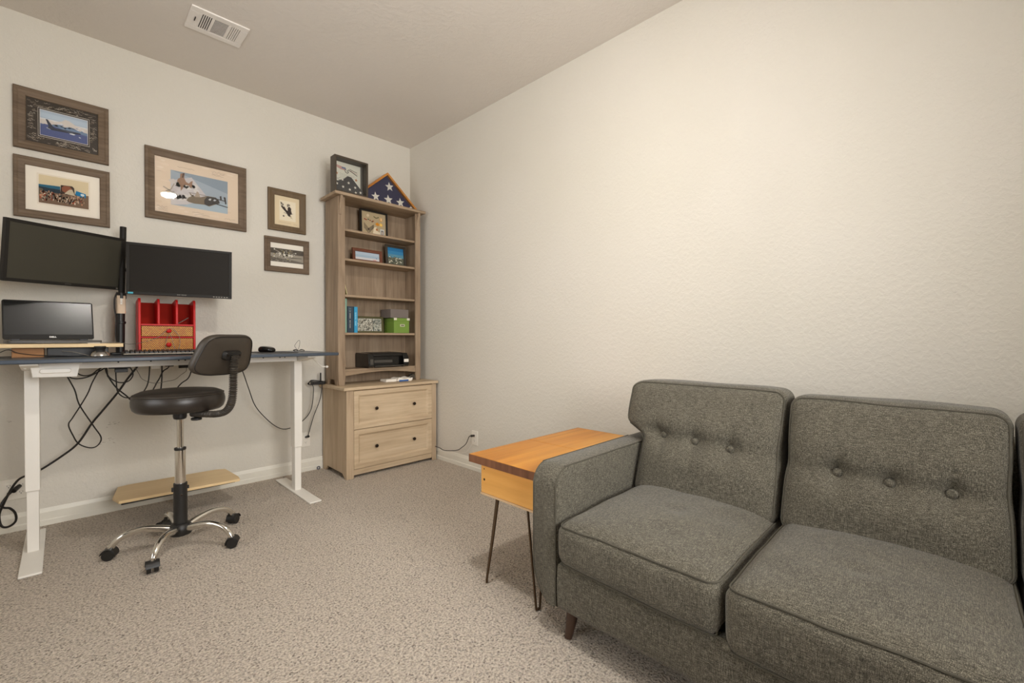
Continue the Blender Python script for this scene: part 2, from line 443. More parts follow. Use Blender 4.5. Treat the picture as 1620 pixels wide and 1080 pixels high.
# faint scuffs on the wall under the desk
mb = MB()
random.seed(3)
for (sx, sz, n) in ((-2.132, 0.539, 9), (-2.158, 0.438, 9), (-2.522, 0.614, 4), (-2.25, 0.50, 5)):
    for i in range(n):
        a = sx+random.gauss(0, 0.022); b = sz+random.gauss(0, 0.008); l = random.uniform(0.003, 0.016); h = random.uniform(0.0008, 0.0025)
        g = random.uniform(-0.004, 0.004)
        mb.poly([(a, W-0.0006, b), (a+l, W-0.0006, b+g), (a+l, W-0.0006, b+g+h*0.5), (a, W-0.0006, b+h)])
o = struct('trim_1', mb, M['scuff'])

# ------------------------------------------------------------------ ceiling lamp (out of frame above) and ceiling vent
lt = thing('ceiling_light', 'small ceiling light with a shallow round lit lens', 'ceiling light', LAMP)
MB().lathe([(0.09, 0), (0.09, -0.03), (0.075, -0.045), (0.001, -0.045)], LAMP, 'z', 40).build('mount', M['whitemetal'], lt)
MB().cyl((LAMP[0], LAMP[1], CEIL-0.045), (LAMP[0], LAMP[1], CEIL-0.13), 0.012).build('stem', M['whitemetal'], lt)
MB().lathe([(0.014, -0.13), (0.05, -0.142), (0.078, -0.158), (0.080, -0.165), (0.076, -0.1655), (0.012, -0.160)], LAMP, 'z', 40).build('lamp_shade', M['whitemetal'], lt)
MB().lathe([(0.072, -0.1665), (0.0705, -0.178), (0.062, -0.190), (0.046, -0.200), (0.024, -0.206), (0.001, -0.208)], LAMP, 'z', 40).build('lamp_lens', M['lamp'], lt)

vx0, vx1, vy0, vy1 = -1.827, -1.548, -0.748, -0.518
vt = thing('ceiling_vent', 'white rectangular air vent in the ceiling near the back wall', 'vent', ((vx0+vx1)/2, (vy0+vy1)/2, CEIL))
zb = CEIL-0.008
sections = [(vx0+0.055, vx0+0.105), (vx0+0.117, vx0+0.183), (vx0+0.195, vx0+0.245)]
mb = MB()
yy0, yy1 = vy0+0.042, vy1-0.042
mb.box(vx0, vx1, vy0, yy0, zb, CEIL).box(vx0, vx1, yy1, vy1, zb, CEIL)
ed = [vx0]+[e for s_ in sections for e in s_]+[vx1]
for k in range(0, len(ed), 2): mb.box(ed[k], ed[k+1], yy0, yy1, zb, CEIL)
mb.build('frame', M['vent'], vt, 0.003)
MB().box(sections[0][0]-0.002, sections[2][1]+0.002, yy0-0.002, yy1+0.002, CEIL-0.0015, CEIL-0.0005).build('opening', M['duct'], vt)
mb = MB()
for (a, b, tilt) in ((sections[0][0], sections[0][1], 1), (sections[2][0], sections[2][1], -1)):
    for k in range(6):
        x = a+(b-a)*k/5
        mb.prism([(x-0.003, zb), (x+0.002, zb), (x+0.002+0.003*tilt, CEIL-0.002), (x-0.003+0.003*tilt, CEIL-0.002)], 'y', yy0, yy1)
a, b = sections[1]
for k in range(13):
    y = yy0+(yy1-yy0)*(k+0.5)/13
    mb.prism([(y-0.0035, zb+0.001), (y+0.0005, zb+0.001), (y+0.004, CEIL-0.002), (y, CEIL-0.002)], 'x', a, b)
mb.build('louvre', M['vent'], vt)
MB().box(vx0+0.03, vx0+0.034, vy0+0.09, vy0+0.125, zb-0.006, zb).build('damper_lever', M['duct'], vt)

# ------------------------------------------------------------------ wall outlets with plugs
def outlet(c, face, label, w=0.072, h=0.115, gang=1):
    t = thing('wall_outlet', label, 'outlet', c, group='wall outlets')
    W2 = w*gang if gang == 1 else 0.118
    def bx(mb, u0, u1, d0, d1, z0, z1, mi=0):
        if face == 'y': mb.box(c[0]+u0, c[0]+u1, c[1]-d1, c[1]-d0, c[2]+z0, c[2]+z1, mi)
        else: mb.box(c[0]-d1, c[0]-d0, c[1]+u0, c[1]+u1, c[2]+z0, c[2]+z1, mi)
    mb = MB(); bx(mb, -W2/2, W2/2, 0, 0.006, -h/2, h/2); mb.build('cover_plate', M['plate'], t, 0.002)
    for g in range(gang):
        ox = 0 if gang == 1 else (-0.023+0.046*g)
        for sgn in (1, -1):
            mb = MB(); bx(mb, ox-0.016, ox+0.016, 0.006, 0.008, sgn*0.02-0.014, sgn*0.02+0.014)
            r = mb.build('socket', M['plate'], t, 0.003)
            mb = MB()
            for q in (-0.0065, 0.0055): bx(mb, ox+q, ox+q+0.0015, 0.008, 0.0084, sgn*0.02-0.002, sgn*0.02+0.006)
            bx(mb, ox-0.002, ox+0.002, 0.008, 0.0084, sgn*0.02-0.009, sgn*0.02-0.005)
            mb.build('slot', M['black'], r)
    return t
outlet((-2.518, W, 0.235), 'y', 'double white wall outlet behind the left desk leg', gang=2)
outlet((-0.962, W, 0.255), 'y', 'white wall outlet between right desk leg and cabinet', gang=1)
outlet((W, -0.94, 0.263), 'x', 'white outlet on the right wall above the skirting')

# ------------------------------------------------------------------ pictures on the back wall
YB = W   # wall face
def frame_mb(x0, x1, z0, z1, fw, yb, yf, lip=0.006, bead=True):
    """four mitred rails: raised outer edge, gentle slope to the rebate"""
    mb = MB()
    o = [(x0, z0), (x1, z0), (x1, z1), (x0, z1)]
    def inset(d): return [(x0+d, z0+d), (x1-d, z0+d), (x1-d, z1-d), (x0+d, z1-d)]
    prof = [(0, yb), (0, yf+0.003), (0.003, yf), (fw*0.3, yf), (fw*0.42, yf+0.003), (fw*0.93, yf+lip), (fw, yf+lip+0.003), (fw, yb)]
    for k in range(4):
        vs = []; n = len(prof)
        for (d, y) in prof: q = inset(d); vs.append((q[k][0], y, q[k][1]))
        for (d, y) in prof: q = inset(d); vs.append((q[(k+1) % 4][0], y, q[(k+1) % 4][1]))
        fs = [(i, i+1, n+i+1, n+i) for i in range(n-1)]+[(n-1, 0, n, 2*n-1)]
        mb.add(vs, fs)
    return mb

class Print:
    """flat print: normalised (u right, v up) shapes stacked a hair apart"""
    def __init__(s, x0, x1, z0, z1, y):
        s.r = (x0, x1, z0, z1); s.y = y; s.k = 0; s.mb = MB(); s.mats = []
    def mi(s, c):
        if c not in s.mats: s.mats.append(c)
        return s.mats.index(c)
    def P(s, u, v):
        x0, x1, z0, z1 = s.r; return (x0+(x1-x0)*u, s.y-0.00012*s.k, z0+(z1-z0)*v)
    def poly(s, pts, c, layer=True):
        if layer: s.k += 1
        s.mb.poly([s.P(min(max(u, 0), 1), min(max(v, 0), 1)) for u, v in pts], s.mi(c))
    def rect(s, u0, u1, v0, v1, c, layer=True): s.poly([(u0, v0), (u1, v0), (u1, v1), (u0, v1)], c, layer)
    def blob(s, u, v, ru, rv, c, n=9, layer=False):
        s.poly([(u+ru*math.cos(2*PI*i/n)*random.uniform(.8, 1.15), v+rv*math.sin(2*PI*i/n)*random.uniform(.8, 1.15)) for i in range(n)], c, layer)
    def stroke(s, pts, w, c):
        x0, x1, z0, z1 = s.r; asp = (x1-x0)/(z1-z0)
        for (a, b) in zip(pts[:-1], pts[1:]):
            du, dv = (b[0]-a[0])*asp, b[1]-a[1]; L = math.hypot(du, dv) or 1
            nu, nv = -dv/L*w/asp, du/L*w
            s.poly([(a[0]-nu, a[1]-nv), (b[0]-nu, b[1]-nv), (b[0]+nu, b[1]+nv), (a[0]+nu, a[1]+nv)], c, False)
    def build(s, name, parent):
        mats = [ink(c) for c in s.mats]
        o = s.mb.build(name, mats, parent, smooth=None); return o
INK = {}
def ink(c):
    if c not in INK:
        t = NT('ink_%d' % len(INK)); t.color(srgb(*c)); t.b.inputs['Roughness'].default_value = 0.7
        t.b.inputs['Specular IOR Level'].default_value = 0.2
        INK[c] = t.m
    return INK[c]
def scribble(p, u, v, w, h, c, n=7, th=0.006):
    pts = [(u+w*i/n, v+random.uniform(-h, h)) for i in range(n+1)]
    p.stroke(pts, th, c)

def picture(label, x0, x1, z0, z1, fw, mat, draw, ycap=0.022, glass=True, roll=0.0):
    t = thing('picture_frame', label, 'picture', ((x0+x1)/2, YB, z0), group='framed pictures on the wall above the desk')
    yf = YB-ycap
    frame_mb(x0, x1, z0, z1, fw, YB-0.001, yf).build('frame', mat, t, smooth=20)
    p = Print(x0+fw, x1-fw, z0+fw, z1-fw, YB-0.006)
    draw(p); p.build('print', t)
    if glass:
        MB().poly([(x0+fw-0.001, yf+0.010, z0+fw-0.001), (x1-fw+0.001, yf+0.010, z0+fw-0.001), (x1-fw+0.001, yf+0.010, z1-fw+0.001), (x0+fw-0.001, yf+0.010, z1-fw+0.001)]).build('glass', M['glass'], t, smooth=None)
    if roll: t.rotation_euler = (0, roll, 0)
    return t

def draw_jet(p):
    random.seed(11)
    p.rect(0, 1, 0, 1, (62, 52, 42))
    p.k += 1
    for i in range(150):        # signatures all over the dark mat
        while True:
            u, v = random.uniform(0.01, 0.93), random.uniform(0.03, 0.97)
            if not (0.12 < u+0.03 < 0.90 and 0.14 < v < 0.86): break
        scribble(p, u, v, random.uniform(0.03, 0.07), random.uniform(0.008, 0.026), random.choice([(176, 160, 138), (150, 134, 112), (196, 184, 164)]), 5, 0.0028)
    p.rect(0.155, 0.875, 0.165, 0.835, (226, 214, 196)); p.rect(0.16, 0.87, 0.175, 0.825, (40, 36, 34)); p.rect(0.178, 0.852, 0.2, 0.8, (232, 222, 208))
    q = Print(0, 0, 0, 0, 0); L, R, B, T = 0.185, 0.845, 0.21, 0.79
    U = lambda u: L+(R-L)*u; V = lambda v: B+(T-B)*v
    p.rect(L, R, V(0.55), T, (180, 192, 204)); p.rect(L, R, V(0.72), V(0.9), (190, 202, 212))
    p.rect(L, R, B, V(0.62), (98, 112, 150)); p.rect(L, R, V(0.5), V(0.68), (222, 220, 218))
    p.poly([(U(0), V(.45)), (U(0), V(.62)), (U(.15), V(.66)), (U(.3), V(.62)), (U(.45), V(.72)), (U(.52), V(.82)), (U(.6), V(.8)), (U(.75), V(.66)), (U(1), V(.62)), (U(1), V(.4)), (U(.6), V(.42)), (U(.3), V(.4))], (216, 206, 196))
    p.poly([(U(.25), V(.5)), (U(.4), V(.56)), (U(.5), V(.5)), (U(.65), V(.56)), (U(.8), V(.48)), (U(1), V(.46)), (U(1), V(.36)), (U(.5), V(.38)), (U(.2), V(.42))], (124, 144, 168))
    for i in range(16): p.blob(U(random.uniform(.3, .9)), V(random.uniform(.46, .6)), .02, .012, random.choice([(225, 225, 228), (96, 130, 160), (150, 160, 180)]), layer=False)
    p.poly([(U(0), V(.36)), (U(.08), V(.46)), (U(.3), V(.44)), (U(.5), V(.38)), (U(1), V(.32)), (U(1), V(.0)), (U(0), V(0))], (88, 98, 142))
    p.poly([(U(.12), V(.32)), (U(.2), V(.36)), (U(.26), V(.34)), (U(.3), V(.3)), (U(.2), V(.28))], (226, 226, 226))
    p.poly([(U(.11), V(.66)), (U(.15), V(.66)), (U(.26), V(.42)), (U(.3), V(.38)), (U(.6), V(.40)), (U(.82), V(.40)), (U(.86), V(.385)), (U(.84), V(.35)), (U(.7), V(.31)), (U(.42), V(.28)), (U(.24), V(.27)), (U(.15), V(.32)), (U(.17), V(.4))], (64, 66, 78))
    p.poly([(U(.4), V(.36)), (U(.62), V(.38)), (U(.74), V(.36)), (U(.6), V(.33))], (90, 96, 108))
    p.poly([(U(.6), V(.30)), (U(.66), V(.32)), (U(.74), V(.30)), (U(.7), V(.26)), (U(.62), V(.27))], (236, 236, 234))
    p.poly([(U(.8), V(.24)), (U(.84), V(.23)), (U(.86), V(.2)), (U(.82), V(.2))], (230, 230, 236))
picture('wood-framed blue photo of a grey jet in flight, with a dark signed mat, top left', -2.513, -2.123, 2.125, 2.465, 0.048, M['frame_grey'], draw_jet, roll=0.0)

def draw_group(p):
    random.seed(5)
    p.rect(0, 1, 0, 1, (240, 232, 218)); p.rect(0.145, 0.858, 0.165, 0.865, (226, 214, 196)); p.rect(0.155, 0.85, 0.18, 0.85, (240, 232, 218))
    L, R, B, T = 0.165, 0.84, 0.195, 0.84
    U = lambda u: L+(R-L)*u; V = lambda v: B+(T-B)*v
    p.rect(L, R, V(.5), T, (220, 204, 170)); p.rect(L, R, B, V(.5), (128, 104, 84))
    p.poly([(U(0), V(.42)), (U(0), V(.64)), (U(.2), V(.66)), (U(.42), V(.62)), (U(.42), V(.42))], (44, 60, 70))
    p.poly([(U(.0), V(.58)), (U(0), V(.65)), (U(.42), V(.68)), (U(.42), V(.56)), (U(.2), V(.56))], (40, 104, 130))
    p.poly([(U(.42), V(.4)), (U(.43), V(.74)), (U(.66), V(.76)), (U(.7), V(.7)), (U(.71), V(.45))], (66, 52, 44))
    p.blob(U(.55), V(.6), .07, .09, (150, 92, 66), 12, True)
    p.poly([(U(.5), V(.45)), (U(.6), V(.62)), (U(.66), V(.64)), (U(.72), V(.42))], (206, 192, 166))
    p.poly([(U(.72), V(.48)), (U(.74), V(.62)), (U(.94), V(.55)), (U(.94), V(.4)), (U(.8), V(.42))], (22, 128, 176))
    p.blob(U(.87), V(.5), .03, .03, (216, 226, 226), 8, True)
    p.poly([(U(0), V(.3)), (U(0), V(.52)), (U(.08), V(.5)), (U(.13), V(.36)), (U(.1), V(.28))], (110, 96, 76))
    cl = [(178, 150, 122), (140, 108, 86), (196, 172, 146), (110, 84, 66), (206, 148, 116), (180, 84, 60), (90, 88, 84), (222, 202, 180)]
    p.k += 1
    for i in range(150):
        u = random.uniform(.03, .9); v = .2+.22*random.random()+.05*math.sin(u*9)
        p.blob(U(u), V(v-.04), .012, .03, random.choice(cl), 6)
    p.k += 1
    for i in range(60):
        u = random.uniform(.05, .9); p.blob(U(u), V(random.uniform(.12, .34)), .012, .028, random.choice(cl), 6)
    p.k += 1
    for i in range(40): p.blob(U(random.uniform(.05, .9)), V(random.uniform(.3, .42)), .006, .011, (212, 168, 138), 6)
picture('wood-framed crowd photo with a wide cream mat, above the left monitor', -2.514, -2.12, 1.745, 2.083, 0.045, M['frame_grey'], draw_group)

def plane_shape(p, f, body, light):
    pass
def draw_bombers(p):
    random.seed(9)
    p.rect(0, 1, 0, 1, (226, 208, 186))
    p.k += 1
    for i in range(46): p.blob(random.uniform(0, 1), random.uniform(0, 1), random.uniform(.02, .07), random.uniform(.01, .03), random.choice([(230, 212, 192), (222, 202, 178), (232, 216, 198)]), 9)
    L, R, B, T = 0.175, 0.862, 0.165, 0.80
    U = lambda u: L+(R-L)*u; V = lambda v: B+(T-B)*v
    p.rect(L, R, B, T, (170, 180, 188))
    p.poly([(U(0), V(1)), (U(1), V(1)), (U(1), V(.62)), (U(.55), V(.8))], (150, 162, 172)); p.poly([(U(0), V(0)), (U(0), V(.7)), (U(.35), V(.9)), (U(.6), V(.45)), (U(.45), V(.12))], (206, 200, 198))
    p.poly([(U(.2), V(.0)), (U(1), V(0)), (U(1), V(.3)), (U(.6), V(.28)), (U(.3), V(.1))], (176, 190, 198))
    p.k += 1
    for i in range(26): p.blob(U(random.uniform(.02, .45)), V(random.uniform(.2, .75)), .04, .04, random.choice([(212, 204, 198), (220, 214, 208), (200, 192, 190)]), 9)
    # far aircraft, pale brown, seen from below
    br = (160, 128, 104)
    p.poly([(U(.16), V(.94)), (U(.2), V(.97)), (U(.235), V(.99)), (U(.225), V(.84)), (U(.255), V(.74)), (U(.30), V(.70)), (U(.34), V(.78)), (U(.37), V(.8)), (U(.355), V(.62)), (U(.33), V(.58)), (U(.31), V(.64)), (U(.22), V(.64)), (U(.2), V(.52)), (U(.165), V(.44)), (U(.16), V(.6)), (U(.12), V(.7)), (U(.1), V(.68)), (U(.12), V(.78)), (U(.155), V(.82))], br)
    p.poly([(U(.21), V(.84)), (U(.235), V(.99)), (U(.2), V(.97)), (U(.185), V(.84))], (104, 84, 74))
    p.stroke([(U(-.08), V(.36)), (U(.0), V(.42)), (U(.06), V(.62))], .008, (170, 158, 142)); p.stroke([(U(-.12), V(.48)), (U(-.02), V(.4)), (U(.02), V(.38))], .01, (178, 166, 150))
    # near aircraft, olive and grey
    ol = (132, 118, 98); dk = (74, 70, 66)
    p.poly([(U(.26), V(.2)), (U(.3), V(.3)), (U(.38), V(.36)), (U(.5), V(.36)), (U(.62), V(.44)), (U(.78), V(.44)), (U(.84), V(.36)), (U(.85), V(.28)), (U(.74), V(.2)), (U(.66), V(.13)), (U(.58), V(.16)), (U(.4), V(.14)), (U(.3), V(.16))], ol)
    p.poly([(U(.57), V(.3)), (U(.62), V(.42)), (U(.78), V(.44)), (U(.84), V(.36)), (U(.85), V(.28)), (U(.74), V(.22)), (U(.64), V(.14)), (U(.57), V(.18))], dk)
    p.poly([(U(.64), V(.33)), (U(.67), V(.38)), (U(.7), V(.38)), (U(.68), V(.31))], (206, 206, 204)); p.poly([(U(.73), V(.33)), (U(.75), V(.38)), (U(.79), V(.36)), (U(.76), V(.32))], (200, 202, 204))
    p.poly([(U(.85), V(.5)), (U(.88), V(.52)), (U(.89), V(.4)), (U(.86), V(.37))], dk); p.poly([(U(.92), V(.5)), (U(.96), V(.5)), (U(.975), V(.3)), (U(.955), V(.28))], dk)
    p.stroke([(U(.78), V(.4)), (U(.96), V(.38))], .008, dk); p.stroke([(U(.72), V(.26)), (U(1), V(.2))], .008, (60, 56, 54)); p.stroke([(U(.3), V(.44)), (U(.6), V(.44))], .006, (150, 140, 132))
    p.stroke([(U(.32), V(.42)), (U(.42), V(.26))], .008, ol); p.poly([(U(.4), V(.34)), (U(.44), V(.52)), (U(.47), V(.5)), (U(.5), V(.36))], (176, 160, 142))
    # pencilled writing
    p.k += 1
    for (u, v, n, w) in ((.66, .93, 6, .17), (.66, .90, 6, .16), (.66, .87, 5, .15), (.02, .10, 5, .12), (.03, .07, 5, .11), (.04, .04, 4, .1), (.42, .09, 6, .14), (.45, .055, 6, .18), (.82, .06, 6, .14), (.25, .88, 8, .2)):
        scribble(p, u, v, w, .012, (170, 152, 132), n*2, 0.0022)
picture('wide wood-framed print of two twin-tailed wartime bombers in a cream mat', -1.953, -1.379, 1.845, 2.305, 0.05, M['frame_grey'], draw_bombers)

def draw_eagle(p):
    random.seed(2)
    p.rect(0, 1, 0, 1, (226, 210, 178)); p.rect(.2, .85, .18, .86, (236, 226, 204))
    dk = (60, 50, 46)
    p.poly([(.25, .73), (.27, .63), (.34, .56), (.45, .47), (.5, .42), (.52, .37), (.6, .33), (.66, .29), (.7, .3), (.66, .36), (.62, .4), (.7, .44), (.68, .5), (.66, .56), (.67, .62), (.6, .68), (.55, .66), (.52, .6), (.53, .53), (.47, .55), (.42, .62), (.38, .66), (.34, .64), (.33, .7), (.29, .67)], dk)
    p.k += 1
    for (a, b) in (((.27, .72), (.25, .80)), ((.31, .70), (.29, .78)), ((.35, .69), (.34, .75)), ((.53, .66), (.51, .75)), ((.56, .69), (.55, .77)), ((.6, .70), (.6, .76))): p.stroke([a, b], .012, dk)
    p.poly([(.6, .33), (.66, .3), (.74, .25), (.7, .31), (.64, .36)], (206, 196, 160)); p.stroke([(.5, .42), (.36, .45)], .006, dk); p.stroke([(.62, .41), (.74, .45)], .005, dk)
    p.blob(.36, .33, .035, .03, (76, 60, 56), 8, True)
    p.k += 1
    for v in (.12, .09): scribble(p, .15, v, .5, .006, (190, 172, 146), 14, .003)
    scribble(p, .75, .08, .15, .012, (150, 130, 110), 8, .003)
picture('small brown-framed drawing of a dark eagle with raised wings', -1.234, -0.958, 1.893, 2.212, 0.047, M['frame_brown'], draw_eagle)

def draw_bw(p):
    random.seed(4)
    p.rect(0, 1, 0, 1, (238, 232, 220)); p.rect(0, 1, .2, .78, (160, 152, 138)); p.rect(0, 1, .56, .78, (88, 80, 70))
    p.poly([(0, .2), (0, .42), (.2, .36), (.5, .34), (.8, .3), (1, .26), (1, .2)], (112, 104, 94))
    p.k += 1
    for i in range(60): p.blob(random.uniform(0, .6), random.uniform(.22, .4), .02, .012, random.choice([(84, 78, 70), (140, 132, 120), (176, 168, 152)]), 7)
    p.k += 1
    cl = [(206, 200, 186), (70, 64, 56), (170, 160, 142), (188, 170, 118), (226, 222, 210), (96, 88, 78)]
    for i in range(120): p.blob(random.gauss(.45, .15), random.gauss(.55, .09), random.uniform(.008, .026), random.uniform(.01, .03), random.choice(cl), 6)
    p.k += 1
    for (u, v) in ((.28, .56), (.42, .52), (.56, .52), (.64, .5)): p.blob(u, v, .034, .06, (222, 216, 202), 10)
    p.blob(.12, .72, .022, .03, (226, 220, 206), 8, True); p.blob(.76, .64, .022, .03, (220, 216, 204), 8, True)
    p.stroke([(.14, .7), (.3, .6)], .012, (170, 162, 146)); p.stroke([(.74, .63), (.62, .58)], .01, (180, 172, 158)); p.stroke([(.6, .42), (.95, .44)], .012, (70, 66, 60))
picture('small wood-framed black and white photo of machinery, lowest on the wall', -1.259, -0.934, 1.578, 1.841, 0.042, M['frame_grey'], draw_bw)

# ------------------------------------------------------------------ filing cabinet
CY = -0.44
cab = thing('filing_cabinet', 'pale limed-oak two-drawer filing cabinet in the room corner', 'cabinet', (-0.425, -0.22, 0))
side = [(-0.012, 0), (-0.06, 0), (-0.10, 0.04), (-0.37, 0.035), (-0.41, 0.0), (CY, 0), (CY, 0.672), (-0.012, 0.672)]
MB().prism(side, 'x', -0.832, -0.812).build('side_panel', M['cabz'], cab, 0.0025)
MB().prism(side, 'x', -0.04, -0.02).build('side_panel', M['cabz'], cab, 0.0025)
MB().box(-0.832, -0.775, CY-0.004, CY-0.0002, 0.0, 0.672).build('stile', M['cabz'], cab, 0.0015)
MB().box(-0.06, -0.016, CY-0.004, CY-0.0002, 0.0, 0.672).build('stile', M['cabz'], cab, 0.0015)
MB().box(-0.775, -0.06, CY-0.001, CY+0.018, 0.022, 0.064).box(-0.775, -0.06, CY+0.004, CY+0.02, 0.668, 0.672).box(-0.812, -0.04, -0.03, -0.014, 0.05, 0.67).box(-0.812, -0.04, CY+0.02, -0.02, 0.05, 0.062).box(-0.79, -0.05, CY+0.03, -0.03, 0.355, 0.37).build('carcass', M['cab'], cab, 0.002)
MB().box(-0.857, -0.001, CY-0.02, -0.002, 0.6725, 0.696).build('top', M['cab'], cab, 0.004)
def panel_front(x0, x1, z0, z1, w, yf, yi, yb):
    mb = MB()
    def ring(d, y): return [(x0+d, y, z0+d), (x1-d, y, z0+d), (x1-d, y, z1-d), (x0+d, y, z1-d)]
    R = [ring(0, yb), ring(0, yf+0.002), ring(0.002, yf), ring(w, yf), ring(w+0.004, yf+0.004), ring(w+0.012, yi-0.002), ring(w+0.016, yi)]
    mb.rings(R, True); return mb
for (z0, z1, kz, tag_) in ((0.370, 0.666, 0.517, 0), (0.067, 0.366, 0.22, 1)):
    d = panel_front(-0.7735, -0.0615, z0, z1, 0.036, CY-0.006, CY+0.006, CY+0.016).build('drawer', M['cab'], cab, smooth=20)
    for kx in (-0.588, -0.243):
        MB().lathe([(0.005, 0), (0.005, -0.010), (0.012, -0.014), (0.014, -0.020), (0.011, -0.026), (0.001, -0.028)], (kx, CY+0.005, kz), 'y', 20).build('knob', M['knob'], d)

# ------------------------------------------------------------------ bookcase hutch on the cabinet
HB, HF = -0.045, -0.26
hx0, hx1 = -0.820, -0.066
ht = thing('bookcase_hutch', 'tall darker grey-brown bookcase standing on the filing cabinet', 'bookcase', (-0.443, -0.15, 0.696))
sp = [(HB, 0.696), (HB, 2.178), (HF, 2.178), (HF, 0.696), (HF+0.035, 0.696), (HF+0.06, 0.74), (HB-0.06, 0.74), (HB-0.035, 0.696)]
MB().prism(sp, 'x', hx0, hx0+0.018).build('side_panel', M['hutz'], ht, 0.002)
MB().prism(sp, 'x', hx1-0.018, hx1).build('side_panel', M['hutz'], ht, 0.002)
for (a, b) in ((hx0, hx0+0.058), (hx1-0.050, hx1)):
    inn = b if a == hx0 else a
    pl = [(a, 0.75), (a, 2.178), (b, 2.178), (b, 0.75), (b-0.006, 0.696), (a+0.006, 0.696)]
    MB().prism(pl, 'y', HF-0.018, HF).build('post', M['hutz'], ht, 0.002)
# corbels under the crown
for cx in (hx0+0.008, hx1-0.04):
    poly = [(HF-0.018, 2.178), (HF-0.05, 2.178), (HF-0.048, 2.15), (HF-0.034, 2.12), (HF-0.026, 2.08), (HF-0.024, 2.04), (HF-0.018, 2.03)]
    MB().prism(poly, 'x', cx, cx+0.02).build('corbel', M['hutz'], ht, 0.0015)
for (a, b) in ((hx0-0.03, hx0), (hx1, hx1+0.02)):
    pass
MB().box(-0.857, -0.034, HB+0.01, -0.318, 2.179, 2.203).build('crown', M['hutx'], ht, 0.004)
MB().box(hx0+0.018, hx1-0.018, HB-0.008, HB, 0.698, 2.178).build('back_panel', M['hutz'], ht)
SH = [1.937, 1.702, 1.4145, 1.113, 0.822]
for z in SH:
    MB().box(hx0+0.0185, hx1-0.0185, HF+0.001, HB-0.0085, z-0.018, z).build('shelf', M['hutx'], ht, 0.0015)
ap = [(hx0+0.058, 0.804), (hx0+0.058, 0.768)]
for i in range(13):
    u = i/12; ap.append((hx0+0.075+(hx1-hx0-0.143)*u, 0.770+0.022*math.sin(PI*u)))
ap += [(hx1-0.05, 0.768), (hx1-0.05, 0.804)]
MB().prism(ap, 'y', HF-0.012, HF).build('apron', M['hutx'], ht, 0.001)
MB().box(hx0+0.058, hx1-0.05, HF-0.006, HF, 0.8045, 0.822).build('apron', M['hutx'], ht, 0.001)

# ---- on the crown
ZC = 2.203
def star_pts(cx, cz, r, a0=PI/2):
    return [(cx+(r if i % 2 == 0 else r*0.42)*math.cos(a0+i*PI/5), cz+(r if i % 2 == 0 else r*0.42)*math.sin(a0+i*PI/5)) for i in range(10)]
bx0, bx1, bz1, byf, byb = -0.857+0.004, -0.577, 2.484, -0.30, -0.222
sb = thing('shadow_box', 'dark brown shadow box with certificate and small folded starred flag on the bookcase top', 'shadow box', ((bx0+bx1)/2, -0.26, ZC))
fw = 0.016
MB().box(bx0, bx0+fw, byf, byb, ZC, bz1).box(bx1-fw, bx1, byf, byb, ZC, bz1).box(bx0+fw, bx1-fw, byf, byb, ZC, ZC+fw).box(bx0+fw, bx1-fw, byf, byb, bz1-fw, bz1).box(bx0+fw, bx1-fw, byb-0.006, byb, ZC+fw, bz1-fw).build('frame', plain('umber_wood', srgb(66, 56, 44), 0.45), sb, 0.0015)
p = Print(bx0+fw, bx1-fw, ZC+fw, bz1-fw, byb-0.008)
p.rect(0, 1, 0, 1, (96, 92, 84)); p.rect(.0, .93, .27, .98, (214, 212, 196))
p.k += 1
random.seed(8)
p.poly([(.1, .80), (.12, .87), (.42, .83), (.4, .74), (.25, .75)], (190, 150, 140)); p.poly([(.28, .83), (.42, .84), (.42, .79), (.3, .79)], (96, 116, 150))
p.stroke([(.55, .82), (.68, .79), (.82, .76)], .008, (60, 54, 50)); p.stroke([(.5, .79), (.62, .75), (.82, .66)], .011, (56, 52, 48)); p.stroke([(.58, .78), (.83, .71)], .005, (170, 120, 110))
p.stroke([(.44, .8), (.4, .76), (.41, .7), (.47, .67), (.52, .7), (.5, .75), (.45, .74)], .010, (60, 58, 54))
for v in (.62, .58, .53, .48): scribble(p, .22, v, .5, .004, (160, 158, 144), 16, .003)
for (u, v) in ((.12, .6), (.78, .52)): p.poly(star_pts(u, v, .06), (176, 120, 80), False)
for v in (.46, .42): scribble(p, .04, v, .2, .02, (110, 106, 98), 7, .004)
p.build('certificate', sb)
# folded flag inside the shadow box
fy = byb-0.03
cxf = (bx0+bx1)/2-0.0; zf = ZC+fw
fl = MB().prism([(bx0+fw+0.004, zf), (bx1-fw-0.004, zf), (bx1-fw-0.004, zf+0.04), (cxf+0.10, zf+0.055), (cxf+0.02, zf+0.135), (cxf-0.01, zf+0.14), (cxf-0.035, zf+0.115), (cxf-0.09, zf+0.085), (bx0+fw+0.004, zf+0.085)], 'y', fy, byb-0.012).build('folded_flag', M['flaggrey'], sb, 0.004)
mb = MB()
for (u, v) in ((-.10, .06), (-.055, .10), (-.05, .045), (-.005, .085), (0.005, .035), (.05, .06), (.055, .02), (.095, .03)):
    MB().poly([(q[0], fy-0.0008, q[1]) for q in star_pts(cxf+u, zf+v, 0.0125, PI/2+0.2)]).build('star', M['star'], fl, smooth=None)
MB().poly([(bx0+fw, byf+0.008, ZC+fw), (bx1-fw, byf+0.008, ZC+fw), (bx1-fw, byf+0.008, bz1-fw), (bx0+fw, byf+0.008, bz1-fw)]).build('glass', M['glass'], sb, smooth=None)

